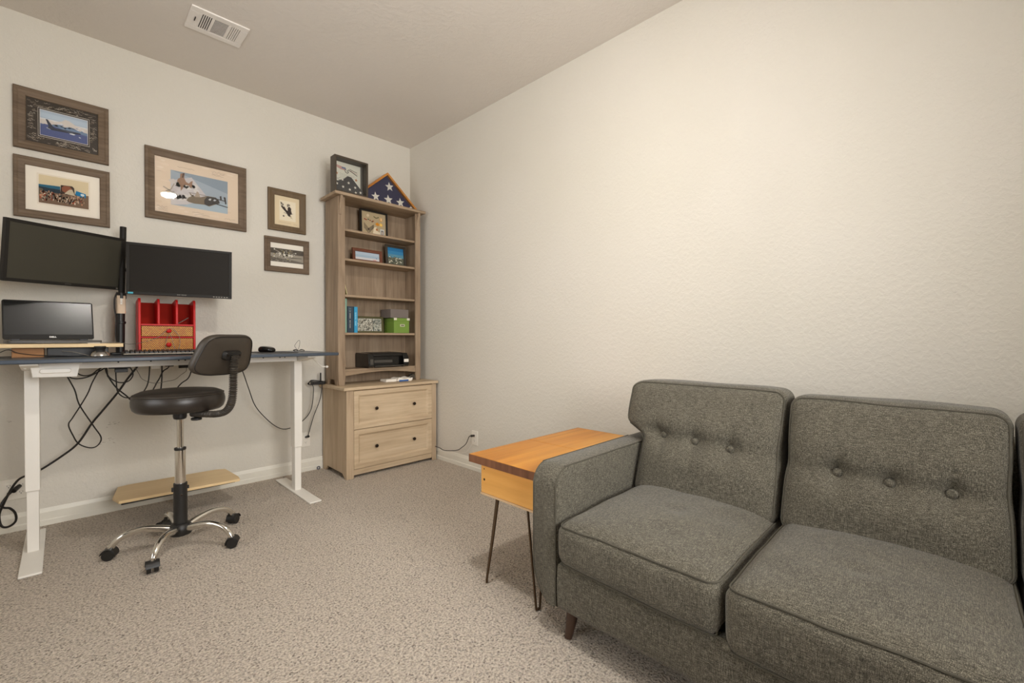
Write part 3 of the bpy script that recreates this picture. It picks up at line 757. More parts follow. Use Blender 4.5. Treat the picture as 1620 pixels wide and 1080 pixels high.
fx, fhb, fh, fyf, fyb = -0.352, 0.335, 0.292, -0.216, -0.135
fc = thing('flag_case', 'triangular golden-oak case holding a folded navy flag with white stars, on the bookcase top', 'flag case', (fx, -0.175, ZC))
def tri(d):
    k = d/math.tan(math.atan2(fh, fhb)/2)
    kt = d/math.sin(PI/2-math.atan2(fh, fhb))
    return [(fx-fhb+k, ZC+d), (fx+fhb-k, ZC+d), (fx, ZC+fh-kt)]
mb = MB(); a, b = tri(0), tri(0.016)
for i in range(3):
    j = (i+1) % 3
    mb.prism([a[i], a[j], b[j], b[i]], 'y', fyf, fyb)
t_ = tri(0.001); mb.prism(t_, 'y', fyb-0.004, fyb-0.0005)
mb.build('case', M['oak'], fc, 0.001)
t_ = tri(0.017)
STARS = ((-0.325, 2.382, 0.042), (-0.335, 2.268, 0.044), (-0.218, 2.268, 0.043), (-0.455, 2.270, 0.040), (-0.11, 2.244, 0.018), (-0.575, 2.246, 0.022))
flb = MB().prism(t_, 'y', fyf+0.022, fyb-0.006).build('folded_flag', M['flagblue'], fc, 0.006)
mb = MB()
for (sx, sz, r) in STARS:
    pts = star_pts(sx, sz, r, PI/2+0.15)
    MB().poly([(q[0], fyf+0.021, q[1]) for q in pts]).build('star', M['star'], flb, smooth=None)
t_ = tri(0.015); MB().poly([(q[0], fyf+0.006, q[1]) for q in t_]).build('glass', M['glass'], fc, smooth=None)

# ---- shelf contents
def lean_frame(name, label, cat, x0, x1, zb, h, y, lean, fw, depth, fmat, draw, glass=False, yaw=0.0):
    """a free-standing frame leaning back; built upright in its own frame then rotated"""
    xm = (x0+x1)/2; w = (x1-x0)
    t = thing(name, label, cat, (xm, y, zb), (-lean, 0, yaw), 'frames in the bookcase')
    mb = frame_mb(-w/2, w/2, 0, h, fw, depth, 0.0, 0.003); mb.build('frame', fmat, t, world=False, smooth=20)
    p = Print(-w/2+fw, w/2-fw, fw, h-fw, depth*0.5+0.003); draw(p)
    o = p.mb.build('print', [ink(c) for c in p.mats], t, smooth=None, world=False)
    # strut
    MB().box(-w/2+fw*0.5, w/2-fw*0.5, depth*0.5+0.0035, depth*0.5+0.006, fw*0.5, h-fw*0.5).build('backing', M['black'], t, world=False)
    return t
def draw_patches(p):
    random.seed(21)
    p.rect(0, 1, 0, 1, (176, 158, 126))
    dk = (62, 54, 46)
    p.k += 1
    for k in range(5):      # sleeve chevrons
        v = .50-.05*k
        p.stroke([(.10, v), (.27, v-.20), (.30, v-.21), (.50, v-.03+.02*k)], .009, dk)
    p.blob(.29, .25, .05, .05, (112, 98, 80), 10, True); p.poly(star_pts(.29, .25, .05), (58, 52, 46))
    p.k += 1
    for (u, v) in ((.14, .66), (.2, .64), (.28, .67), (.36, .64), (.44, .6), (.48, .63)): p.blob(u, v, .035, .03, random.choice([(96, 76, 58), (140, 66, 50), (80, 90, 70)]), 7)
    p.blob(.27, .84, .06, .07, (206, 190, 160), 8, True); p.stroke([(.5, .84), (.6, .78), (.72, .84)], .02, (96, 92, 60))
    p.blob(.81, .75, .055, .09, (206, 150, 54), 12, True); p.rect(.785, .8, .70, .82, (240, 232, 210)); p.rect(.825, .84, .70, .82, (240, 232, 210))
    p.blob(.65, .52, .075, .075, (200, 132, 40), 12, True); p.blob(.8, .52, .075, .075, (224, 176, 80), 12, True); p.blob(.8, .52, .035, .035, (240, 214, 130), 10, True)
    p.poly([(.45, .05), (.5, .35), (.6, .40), (.66, .2), (.75, .18), (.74, .05)], (222, 206, 176)); p.blob(.62, .28, .04, .06, (166, 104, 64), 8, True)
    p.rect(.76, .93, .03, .33, (206, 206, 200)); p.rect(.79, .9, .06, .28, (120, 118, 116)); p.blob(.84, .16, .03, .07, (190, 176, 160), 8, True)
lean_frame('display_frame', 'framed tan display of sleeve stripes and medals on the top shelf', 'picture', -0.568, -0.318, 1.9375, 0.222, -0.16, 0.05, 0.012, 0.03, M['black'], draw_patches)
def draw_sea(p):
    p.rect(0, 1, 0, 1, (176, 190, 204)); p.rect(0, 1, 0, .3, (206, 204, 204)); p.rect(0, 1, .3, .62, (160, 180, 196))
    p.blob(.88, .35, .03, .05, (70, 84, 120), 7, True); p.blob(.8, .1, .1, .06, (206, 150, 140), 8, True)
lean_frame('photo_frame', 'reddish wood frame with a pale sea photo on the second shelf', 'picture', -0.645, -0.375, 1.7025, 0.118, -0.17, 0.10, 0.026, 0.016, M['redwood'], draw_sea)
def draw_bluephoto(p):
    random.seed(6)
    p.rect(0, 1, 0, 1, (60, 130, 174)); p.rect(0, 1, .8, 1, (44, 112, 160)); p.rect(0, 1, .38, .6, (90, 140, 160)); p.rect(0, 1, 0, .4, (96, 98, 84))
    p.k += 1
    for i in range(40): p.blob(random.uniform(.02, .9), random.uniform(.05, .45), .05, .03, random.choice([(70, 74, 66), (120, 118, 96), (210, 204, 180), (226, 222, 206)]), 7)
lean_frame('photo_frame', 'dark ornate frame with bright blue photo, beside the reddish frame', 'picture', -0.342, -0.140, 1.7025, 0.190, -0.17, 0.08, 0.022, 0.016, plain('dark_carved_wood', srgb(58, 50, 40), 0.4, bump=0.8, bscale=90), draw_bluephoto)
def book(label, x0, x1, z0, h, d, mat, y1=-0.235, spine=None, lean=0.0, grp=None):
    t = thing('book', label, 'book', (x0 if lean >= 0 else x1, y1, z0), (0, lean, 0), 'books in the bookcase')
    w = x1-x0; ox = 0 if lean >= 0 else -w
    MB().box(ox, ox+w, 0, 0.002, 0, h).box(ox, ox+0.002, 0, d, 0, h).box(ox+w-0.002, ox+w, 0, d, 0, h).build('cover', mat, t, 0.0008, world=False)
    MB().box(ox+0.002, ox+w-0.002, 0.002, d-0.004, 0.003, h-0.003).build('pages', M['cream'], t, world=False)
    if spine: 
        for (ln, z, sz, c) in spine: worn_print('spine_print', ink(c), t, ln, sz, (ox+w*0.42, -0.0006, z), (PI/2, PI/2, 0), int(ln*1000))
    return t
S4 = SH[3]+0.0005
book('thin tall pale green book at the left end of the shelf', -0.746, -0.724, S4, 0.272, 0.17, M['teal'], -0.225)
book('thick dark navy book with faint white spine print', -0.720, -0.668, S4, 0.212, 0.17, M['navy'], -0.225, [(0.13, 0.105, 0.008, (190, 186, 180)), (0.017, 0.190, 0.020, (96, 112, 120))])
book('bright blue book at the right end of the row', -0.664, -0.634, S4, 0.210, 0.17, M['blue'], -0.225, [(0.10, 0.115, 0.012, (150, 206, 226))])
book('thin pale yellow book leaning on the left side of the third shelf', -0.724, -0.717, SH[2]+0.0025, 0.135, 0.14, M['yellow'], -0.225, None, -0.25)
def draw_panorama(p):
    random.seed(13)
    p.rect(0, 1, 0, 1, (170, 168, 154))
    p.k += 1
    for i in range(170):
        u = random.uniform(.01, .97); c = random.choice([(226, 222, 210), (120, 116, 104), (80, 78, 72), (196, 190, 176)]) if u < .66 else random.choice([(110, 118, 112), (80, 90, 88), (160, 166, 156), (200, 200, 190)])
        p.blob(u, random.uniform(.03, .97), .022, .06, c, 6)
    p.rect(.655, .67, 0, 1, (60, 60, 56))
lean_frame('photo_frame', 'low wide olive-green frame with a black and white print between books and green box', 'picture', -0.630, -0.360, S4, 0.140, -0.16, 0.08, 0.016, 0.016, M['olive'], draw_panorama)

def lidbox(name, label, x0, x1, y0, y1, z0, z1, mat, lid=0.03, ov=0.003, extras=None):
    t = thing(name, label, 'box', ((x0+x1)/2, (y0+y1)/2, z0), group='storage boxes in the bookcase')
    MB().box(x0, x1, y0, y1, z0, z1-0.003).build('body', mat, t, 0.0015)
    l = MB().box(x0-ov, x1+ov, y0-ov, y1+ov, z1-lid, z1).build('lid', mat, t, 0.0015)
    return t, l
gb, gl_ = lidbox('storage_box', 'olive-green lidded storage box with cream corner plates', -0.316, -0.165, -0.25, -0.085, S4, 1.243, M['green'], 0.026)
for x in (-0.319, -0.162-0.028):
    MB().box(x, x+0.028, -0.2545, -0.253, 1.225, 1.2435).box(x, x+0.028, -0.2545, -0.226, 1.2432, 1.2445).build('corner_plate', M['greencorner'], gl_, 0.0004)
MB().box(-0.256, -0.211, -0.2515, -0.250, 1.170, 1.190).build('label_holder', M['greencorner'], gb, 0.0004)
MB().box(-0.250, -0.217, -0.2518, -0.2513, 1.175, 1.185).build('label_card', M['olive'], gb)
lidbox('storage_box', 'grey-brown shallow box lying on the green storage box', -0.345, -0.17, -0.245, -0.08, 1.2455, 1.320, M['greybox'], 0.075, 0.001)

# printer
pr = thing('printer', 'black inkjet printer on the lowest bookcase shelf', 'printer', (-0.39, -0.17, 0.8225))
px0, px1, py0, py1 = -0.575, -0.2, -0.30, -0.06
mb = MB()
mb.prism([(py1, 0.823), (py0+0.02, 0.823), (py0, 0.835), (py0+0.004, 0.90), (py0+0.03, 0.94), (py1-0.01, 0.946), (py1, 0.93)], 'x', px0, px0+0.05)
mb.prism([(py1, 0.823), (py0+0.02, 0.823), (py0, 0.835), (py0+0.004, 0.90), (py0+0.03, 0.94), (py1-0.01, 0.946), (py1, 0.93)], 'x', px1-0.05, px1)
mb.box(px0+0.05, px1-0.05, py0+0.045, py1, 0.823, 0.915)
mb.build('body', M['blackgloss'], pr, 0.003)
MB().prism([(py1, 0.915), (py0+0.03, 0.912), (py0+0.022, 0.925), (py0+0.04, 0.944), (py1, 0.947)], 'x', px0+0.0505, px1-0.0505).build('scanner_lid', M['black'], pr, 0.003)
MB().box(px0+0.052, px1-0.052, py0-0.012, py0+0.044, 0.833, 0.840).box(px0+0.10, px1-0.10, py0-0.03, py0-0.012, 0.833, 0.838).build('output_tray', M['darkgrey'], pr, 0.002)
MB().box(px0+0.06, px1-0.14, py0+0.034, py0+0.0445, 0.862, 0.885).build('paper_slot', M['darkgrey'], pr, 0.002)
MB().box(px1-0.048, px1-0.004, py0-0.001, py0+0.002, 0.862, 0.888).build('front_label', M['white'], pr, 0.0004)
MB().box(px0+0.012, px0+0.04, py0+0.000, py0+0.003, 0.85, 0.895).build('control_panel', M['darkgrey'], pr, 0.001)
cb = MB().tube([(-0.17, -0.2, 0.705), (-0.14, -0.22, 0.735), (-0.10, -0.2, 0.745), (-0.12, -0.12, 0.72), (-0.22, -0.08, 0.704), (-0.30, -0.09, 0.701)], 0.003, 6, smooth=6).build('power_cable', M['cable'], None)
settle(tag(cb, 'short black cable behind the crumpled wipes packet', 'cable'))

# packets under the hutch
pk = thing('wipes_packet', 'crumpled white packet with a blue patch on the cabinet top under the bookcase', 'packet', (-0.30, -0.25, 0.6965))
def softbox(x0, x1, y0, y1, z0, z1, n=10, amp=0.006, seed=0.0, r=0.012):
    mb = MB(); cs = [(x0+x1)/2, (y0+y1)/2, (z0+z1)/2]; hs = [(x1-x0)/2, (y1-y0)/2, (z1-z0)/2]
    return rbox(cs, hs, min(r, min(hs)*0.9), n, lambda p: (p[0]+amp*noise.noise(Vector(p)*18+Vector((seed, 0, 0))), p[1]+amp*noise.noise(Vector(p)*18+Vector((0, seed, 5))), max(z0, p[2]+amp*noise.noise(Vector(p)*22+Vector((9, seed, 0))))))
def rbox(c, h, r, n, deform=None):
    """rounded box as a welded grid"""
    mb = MB(); idx = {}; V = []; F = []
    def vid(p):
        k = (round(p[0], 5), round(p[1], 5), round(p[2], 5))
        if k not in idx:
            q = []
            cl = [max(-(h[i]-r), min(h[i]-r, p[i]*h[i])) for i in range(3)]
            d = Vector([p[i]*h[i]-cl[i] for i in range(3)])
            if d.length > 1e-9:
                # map the outer shell to radius r
                d = d.normalized()*r
            q = [c[i]+cl[i]+d[i] for i in range(3)]
            idx[k] = len(V); V.append(tuple(deform(q) if deform else q))
        return idx[k]
    def g(i, hh):  # grid spacing denser near the edges
        u = -1+2*i/n; e = 1-r/hh*1.0
        return math.copysign(min(1, abs(u)**0.85), u) if abs(u) > 0 else 0.0
    for ax in range(3):
        a, b = [(1, 2), (2, 0), (0, 1)][ax]
        for sg in (-1, 1):
            for i in range(n):
                for j in range(n):
                    q = []
                    for (ii, jj) in ((i, j), (i+1, j), (i+1, j+1), (i, j+1)):
                        p = [0, 0, 0]; p[ax] = sg; p[a] = g(ii, h[a]); p[b] = g(jj, h[b]); q.append(vid(p))
                    if sg < 0: q = q[::-1]
                    if len(set(q)) == 4: F.append(tuple(q))
    mb.add(V, F); return mb
softbox(-0.42, -0.28, -0.30, -0.20, 0.6968, 0.720, 12, 0.003, 2.0, 0.004).build('carton', M['white'], pk, smooth=60)
softbox(-0.33, -0.17, -0.325, -0.21, 0.6968, 0.724, 14, 0.014, 4.0, 0.01).build('wrapper', M['white'], pk, smooth=60)
MB().box(-0.315, -0.225, -0.3335, -0.3315, 0.699, 0.712).build('blue_patch', M['bluepaper'], pk)

# adapter and cable bundle at the cabinet's left back corner
ps = thing('power_strip', 'black power strip with coiled cable at the cabinet top left corner', 'power strip', (-0.88, -0.03, 0.6965))
MB().box(-0.935, -0.835, -0.075, -0.02, 0.697, 0.722).build('body', M['black'], ps, 0.004)
MB().box(-0.872, -0.862, -0.062, -0.05, 0.7225, 0.79).build('plug', M['black'], ps, 0.002)
for k in range(3):
    MB().tube([(-0.965+0.004*k, -0.05, 0.708), (-0.95, -0.08, 0.73+0.003*k), (-0.90, -0.09, 0.73), (-0.86, -0.088, 0.72), (-0.90, -0.085, 0.706), (-0.95, -0.075, 0.70)], 0.003, 6, closed=True, smooth=5).build('cable_loop', M['cable'], ps)

# ------------------------------------------------------------------ standing desk
DX0, DX1, DYF, DYB, DZ = -2.62, -1.008, -0.735, -0.06, 0.972
dk = thing('standing_desk', 'height-adjustable desk with slate blue top and white steel frame', 'desk', (-1.81, -0.4, 0))
def rrect(x0, x1, y0, y1, r, n=6):
    pts = []
    for (cx, cy, a0) in ((x1-r, y1-r, 0), (x0+r, y1-r, PI/2), (x0+r, y0+r, PI), (x1-r, y0+r, 1.5*PI)):
        for i in range(n+1): a = a0+PI/2*i/n; pts.append((cx+r*math.cos(a), cy+r*math.sin(a)))
    return pts
MB().prism(rrect(DX0, DX1, DYF, DYB, 0.03), 'z', DZ-0.019, DZ).build('desktop', M['desktop'], dk, 0.004)
LX = [(-2.470, -2.402), (-1.212, -1.144)]
for i, (a, b) in enumerate(LX):
    xm = (a+b)/2
    l = MB().box(xm-0.026, xm+0.026, -0.446, -0.366, 0.312, 0.912).build('leg', M['whitemetal'], dk, 0.003)
    MB().box(xm-0.021, xm+0.021, -0.437, -0.374, 0.010, 0.312).build('inner_tube', M['whitemetal'], l, 0.002)
    ft = MB().prism(rrect(xm-0.038, xm+0.038, -0.745, -0.085, 0.004, 2), 'z', 0.0005, 0.011).build('foot', M['whitemetal'], dk, 0.003)
    br = MB().prism([(-0.70, DZ-0.020), (-0.70, DZ-0.028), (-0.52, DZ-0.058), (-0.28, DZ-0.058), (-0.09, DZ-0.028), (-0.09, DZ-0.020)], 'x', xm-0.03, xm+0.03).build('bracket', M['whitemetal'], dk, 0.002)
MB().box(-2.402, -1.212, -0.52, -0.48, DZ-0.058, DZ-0.020).build('crossbar', M['whitemetal'], dk, 0.002)
MB().box(-2.402, -1.212, -0.33, -0.29, DZ-0.058, DZ-0.020).build('crossbar', M['whitemetal'], dk, 0.002)
mb = MB()
for x in (-2.12, -1.985, -1.86, -1.83, -1.42, -1.32, -1.29):
    MB().lathe([(0.004, 0), (0.004, -0.002), (0.001, -0.003)], (x, -0.5205, DZ-0.030), 'y', 10).build('screw', M['darkgrey'], dk)
# hanging hook arm at the right end
h_ = MB().tube([(-1.08, -0.36, DZ-0.025), (-1.05, -0.36, DZ-0.045), (-0.985, -0.35, 0.865), (-0.95, -0.35, 0.856)], 0.005, 8, smooth=5)
h_.lathe([(0.001, -0.010), (0.006, -0.008), (0.010, 0), (0.006, 0.008), (0.001, 0.010)], (-0.938, -0.35, 0.855), 'x', 14)
h_.build('hook', M['whitemetal'], dk)
# white drawer hung under the top
dr = thing('under_desk_drawer', 'small white plastic drawer hung under the desk top at left', 'drawer', (-2.355, -0.6, 0.88))
MB().prism([(-2.447, 0.9515), (-2.447, 0.944), (-2.436, 0.942), (-2.428, 0.884), (-2.278, 0.880), (-2.268, 0.940), (-2.258, 0.942), (-2.258, 0.9515)], 'y', -0.62, -0.525).build('tray', M['whitemetal'], dr, 0.003)
MB().prism([(x, z) for (x, z) in rrect(-2.405, -2.298, 0.902, 0.924, 0.0105, 5)], 'y', -0.632, -0.618).build('handle', plain('bright_white_plastic', srgb(240, 236, 228), 0.35), dr, 0.003)
tb = MB().tube([(-2.457, -0.61, 0.951), (-2.459, -0.61, 0.935), (-2.448, -0.61, 0.926)], 0.004, 8, smooth=5).build('clip', M['whitemetal'], dr)

# adapters under the desk
def small(name, label, cat, x0, x1, y0, y1, z0, z1, mat, bev=0.002, grp=None):
    o = MB().box(x0, x1, y0, y1, z0, z1).build(name, mat, None, bev); settle(o); return tag(o, label, cat, grp)
sw = thing('usb_hub', 'black hub fixed under the desk above the hanging cables', 'hub', (-2.105, -0.33, 0.89))
MB().box(-2.15, -2.06, -0.37, -0.335, 0.899, 0.9135).build('body', M['black'], sw, 0.002)
MB().box(-2.125, -2.07, -0.375, -0.335, 0.878, 0.8985).build('connector', M['black'], sw, 0.002)
a1 = small('cable_adapter', 'tiny white adapter under the crossbar of the desk', 'adapter', -1.965, -1.925, -0.36, -0.335, 0.890, 0.9135, M['whitemetal'])
a2 = small('cable_adapter', 'black socket block under the desk left of the stool back', 'adapter', -1.835, -1.79, -0.36, -0.335, 0.888, 0.9135, M['black'])
a3 = small('cable_adapter', 'slim black plug under the desk above the stool seat', 'adapter', -1.90, -1.86, -0.36, -0.335, 0.900, 0.9135, M['black'])

# ------------------------------------------------------------------ cables
def cable(label, pts, r=0.003, mat='cable', name='cable', plugs=(), cat='cable'):
    t = thing(name, label, cat, pts[0], group='cables')
    MB().tube(pts, r, 8, smooth=6).build('cord', M[mat], t)
    for (p0, p1, rr) in plugs: MB().cyl(p0, p1, rr, rr*0.8, 12).build('plug', M['black'], t, 0.001)
    return t
A=[(-2.014,-0.200,0.899),(-2.058,-0.183,0.826),(-2.102,-0.167,0.745),(-2.171,-0.150,0.639),(-2.213,-0.133,0.573),(-2.271,-0.117,0.465),(-2.343,-0.100,0.396),(-2.428,-0.087,0.334),(-2.488,-0.073,0.310),(-2.514,-0.060,0.280),(-2.537,-0.053,0.230),(-2.559,-0.047,0.169),(-2.573,-0.040,0.118),(-2.566,-0.043,0.061),(-2.542,-0.047,0.048),(-2.514,-0.050,0.071),(-2.514,-0.053,0.115),(-2.533,-0.057,0.149),(-2.554,-0.060,0.159),(-2.565,-0.050,0.172),(-2.548,-0.040,0.208),(-2.525,-0.024,0.232)]
A = [(-1.99, -0.22, 0.952)]+A
cable('thick black power cable running down left to the outlet behind the desk leg', A, 0.0055, plugs=[((-2.522, -0.040, 0.236), (-2.500, 0.0015, 0.250), 0.013)])
B=[(-2.313,-0.200,0.866),(-2.282,-0.186,0.779),(-2.263,-0.171,0.692),(-2.206,-0.157,0.564),(-2.173,-0.146,0.488),(-2.189,-0.137,0.443),(-2.222,-0.129,0.435),(-2.267,-0.120,0.465),(-2.291,-0.129,0.521),(-2.307,-0.137,0.581),(-2.291,-0.146,0.619),(-2.262,-0.157,0.679),(-2.230,-0.171,0.751),(-2.209,-0.186,0.819),(-2.172,-0.200,0.909)]
cable('thin black cable hanging in a long loop near the left desk leg', [(-2.33, -0.2, 0.952)]+B+[(-2.16, -0.2, 0.952)], 0.0033)
C=[(-2.275,-0.250,0.883),(-2.247,-0.250,0.861),(-2.215,-0.250,0.866),(-2.191,-0.250,0.889),(-2.157,-0.250,0.916)]
cable('black cable sagging short under the desk right of the white drawer', [(-2.29, -0.25, 0.952)]+C+[(-2.14, -0.25, 0.952)], 0.0033)
C2=[(-2.306,-0.220,0.866),(-2.286,-0.220,0.846),(-2.247,-0.220,0.846),(-2.206,-0.220,0.864),(-2.148,-0.220,0.908)]
cable('black cable sagging lowest of the two behind the white drawer', [(-2.32, -0.22, 0.952)]+C2+[(-2.12, -0.22, 0.952)], 0.0033)
D=[(-2.162,-0.250,0.917),(-2.147,-0.250,0.855),(-2.114,-0.250,0.820),(-2.084,-0.250,0.811),(-2.056,-0.250,0.820),(-2.039,-0.250,0.849),(-2.042,-0.250,0.879),(-2.061,-0.250,0.917)]
cable('black cable in a round U-shaped loop beneath the hub', [(-2.165, -0.25, 0.952)]+D+[(-2.07, -0.25, 0.952)], 0.0033)
E_=[(-2.147,-0.200,0.860),(-2.141,-0.200,0.841),(-2.109,-0.200,0.780),(-2.067,-0.200,0.731),(-2.030,-0.200,0.686),(-1.977,-0.200,0.666),(-1.917,-0.200,0.698)]
cable('black cable slanting down right behind the stool seat', [(-2.155, -0.2, 0.952)]+E_+[(-1.90, -0.21, 0.80), (-1.90, -0.22, 0.952)], 0.0037)
F_=[(-2.113,-0.240,0.871),(-2.111,-0.240,0.816),(-2.106,-0.240,0.761),(-2.084,-0.240,0.729),(-2.056,-0.240,0.719),(-2.010,-0.240,0.726)]
cable('black cable dropping straight from the hub and curling right', [(-2.105, -0.335, 0.89), (-2.112, -0.28, 0.885)]+F_+[(-1.97, -0.25, 0.80), (-1.96, -0.25, 0.952)], 0.0033)
G=[(-2.036,-0.250,0.919),(-2.013,-0.250,0.862),(-1.993,-0.250,0.823),(-1.940,-0.250,0.797),(-1.883,-0.250,0.804),(-1.839,-0.250,0.813),(-1.810,-0.250,0.839),(-1.784,-0.250,0.861),(-1.781,-0.250,0.885)]
cable('thin grey cable in a wide shallow loop above the stool seat', [(-2.04, -0.25, 0.952)]+G+[(-1.785, -0.27, 0.952)], 0.0016, 'cable_grey')
Hc=[(-1.866,-0.220,0.891),(-1.894,-0.220,0.865),(-1.913,-0.220,0.820),(-1.931,-0.220,0.782),(-1.956,-0.220,0.704)]
cable('black cable going down behind the left half of the stool seat', [(-1.855, -0.26, 0.952)]+Hc+[(-1.90, -0.2, 0.66), (-1.83, -0.2, 0.68)], 0.0035)
I_=[(-1.753,-0.220,0.898),(-1.753,-0.220,0.854),(-1.770,-0.220,0.811),(-1.806,-0.220,0.781),(-1.857,-0.220,0.714),(-1.904,-0.220,0.683),(-1.937,-0.220,0.725)]
cable('black cable with tapered plug curving behind the right half of the stool seat', [(-1.753, -0.24, 0.952)]+I_, 0.0035, plugs=[((-1.753, -0.238, 0.945), (-1.753, -0.222, 0.888), 0.007)])
J=[(-1.515,-0.300,0.912),(-1.468,-0.232,0.850),(-1.413,-0.164,0.721),(-1.361,-0.117,0.591),(-1.287,-0.076,0.490),(-1.195,-0.055,0.399),(-1.115,-0.045,0.372),(-1.011,-0.042,0.411),(-0.940,-0.046,0.498),(-0.922,-0.053,0.653),(-0.935,-0.066,0.70),(-0.925,-0.078,0.715)]
cable('black cable swagging behind the right desk leg up to the power strip', [(-1.53, -0.34, 0.952)]+J, 0.003)
K=[(-0.865,-0.085,0.724),(-0.868,-0.09,0.691),(-0.875,-0.060,0.574),(-0.920,-0.045,0.440),(-0.955,-0.022,0.285)]
cable('black cable hanging from the power strip to the outlet beside the cabinet', K, 0.003, plugs=[((-0.953, -0.032, 0.286), (-0.962, 0.0035, 0.276), 0.010)])
L_=[(-0.010,-0.40,0.118),(-0.024,-0.447,0.115),(-0.028,-0.508,0.115),(-0.032,-0.582,0.107),(-0.036,-0.680,0.121),(-0.040,-0.779,0.145),(-0.036,-0.823,0.171),(-0.032,-0.875,0.210),(-0.030,-0.902,0.255),(-0.026,-0.912,0.276),(-0.022,-0.930,0.284)]
cable('black cable from behind the cabinet to the right wall outlet', L_, 0.003, plugs=[((-0.026, -0.930, 0.283), (0.003, -0.942, 0.283), 0.010)])
Lw=[(-0.010,-0.475,0.105),(-0.012,-0.550,0.106),(-0.010,-0.709,0.108),(-0.012,-0.794,0.118),(-0.012,-0.855,0.138),(-0.008,-0.891,0.174),(-0.006,-0.923,0.215),(-0.002,-0.940,0.243)]
cable('thin white cable below the black one on the right wall', Lw, 0.0016, 'cable_white')
rg = MB().tube([(-0.868+0.011*math.cos(a*PI/6), -0.012, 0.013+0.011*math.sin(a*PI/6)) for a in range(12)], 0.0035, 6, closed=True).build('cable_ring', plain('blue_grey_ring', srgb(60, 62, 92), 0.4), None)
settle(tag(rg, 'tiny blue-grey ring on the carpet against the skirting by the cabinet', 'ring'))

# ------------------------------------------------------------------ things on the desk
# riser board on blocks
rb = thing('riser_shelf', 'pale wooden riser board on the left of the desk top', 'riser', (-2.36, -0.28, DZ))
MB().box(-2.66, -2.092, -0.42, -0.165, 1.021, 1.040).build('board', M['ply'], rb, 0.0015)
MB().box(-2.505, -2.395, -0.38, -0.25, DZ+0.0005, 1.0205).build('block', M['block'], rb, 0.001)
dock = MB().box(-2.385, -2.15, -0.36, -0.22, DZ+0.0008, 1.0205).build('docking_station', M['black'], None, 0.003)
settle(tag(dock, 'black docking box under the riser board', 'dock'))
# cables under and beside riser
cable('thin black cable crossing left of the wooden block under the riser', [(-2.60, -0.42, 0.980), (-2.55, -0.41, 0.995), (-2.515, -0.40, 1.012), (-2.48, -0.40, 0.995), (-2.42, -0.40, 0.984), (-2.36, -0.40, 0.980), (-2.31, -0.41, 0.977)], 0.0018)
cable('grey cable lying on the desk under the riser beside the dial', [(-2.33, -0.40, 1.002), (-2.29, -0.43, 0.998), (-2.25, -0.45, 0.985), (-2.23, -0.46, 0.976)], 0.0018, 'cable_grey')

# laptop
lp = thing('laptop', 'open dark laptop standing on the pale riser board', 'laptop', (-2.3615, -0.27, 1.0405), (0, 0, math.radians(7)))
MB().prism(rrect(-0.172, 0.172, -0.13, 0.10, 0.012, 4), 'z', 0.003, 0.017).build('base', M['darkgrey'], lp, 0.002, world=False)
lean = math.radians(-12)
ML = Matrix.Translation((0, 0.095, 0.022)) @ Matrix.Rotation(lean, 4, 'X')
lid = MB().prism([(x, z) for x, z in rrect(-0.174, 0.174, 0.0, 0.214, 0.010, 4)], 'y', -0.003, 0.004).xf(ML).build('lid', M['bezel'], lp, 0.0015, world=False)
MB().poly([(-0.168, -0.0036, 0.026), (0.168, -0.0036, 0.026), (0.168, -0.0036, 0.207), (-0.168, -0.0036, 0.207)]).xf(ML).build('screen', M['screen_lap'], lid, world=False, smooth=None)
for x in (-0.13, 0.13): MB().box(x-0.017, x+0.017, 0.085, 0.10, 0.0155, 0.0245).build('hinge', M['black'], lp, 0.002, world=False)
kbm = MB()
for r_ in range(5):
    for c_ in range(14): kbm.box(-0.15+c_*0.0215, -0.15+c_*0.0215+0.018, -0.04+r_*0.022, -0.04+r_*0.022+0.018, 0.017, 0.0185)
kk = kbm.build('keyboard', M['black'], lp, world=False)
lt_ = lettering('DELL', 'logo', M['letter'], lid, 0.0105, ML @ Vector((0.008, -0.0045, 0.0125)), (PI/2+lean, 0, 0), bold=0.0006, sx=1.15)
small('white_dongle', 'small white dongle lying on the riser board right of the laptop', 'dongle', -2.235, -2.185, -0.405, -0.385, 1.0405, 1.047, M['white'])

# monitor stand: pole and arms
pole = thing('monitor_stand', 'tall black desk pole with a beige label holding both monitors', 'monitor stand', (-2.082, -0.14, DZ))
MB().cyl((-2.086, -0.14, DZ+0.001), (-2.069, -0.14, 1.735), 0.0155, n=24).build('pole', M['bezel'], pole, 0.001)
MB().box(-2.13, -2.04, -0.19, -0.09, DZ+0.0005, DZ+0.012).build('base_plate', M['black'], pole, 0.003)
MB().cyl((-2.086, -0.14, DZ+0.012), (-2.084, -0.14, 1.215), 0.021, n=24).build('cable_sleeve', M['black'], pole, 0.001)
MB().cyl((-2.0835, -0.14, 1.155), (-2.083, -0.14, 1.17), 0.0245, n=24).build('collar', M['black'], pole, 0.002)
MB().cyl((-2.080, -0.14, 1.305), (-2.079, -0.14, 1.34), 0.0235, n=24).build('collar', M['black'], pole, 0.002)
lbl = MB().prism(rrect(-2.101, -2.061, -0.162, -0.118, 0.006, 3), 'z', 1.216, 1.322).build('label_tape', M['label'], pole)
worn_print('lettering', M['letter'], lbl, 0.045, 0.010, tuple(wm(lbl).inverted() @ Vector((-2.081, -0.1625, 1.292))), (PI/2, PI/2, 0), 5)
MB().tube([(-2.10, -0.17, 1.34), (-2.112, -0.172, 1.30), (-2.112, -0.172, 1.24), (-2.105, -0.17, 1.18), (-2.108, -0.168, 1.10), (-2.10, -0.165, 1.0)], 0.004, 6, smooth=5).build('cord', M['cable'], pole)
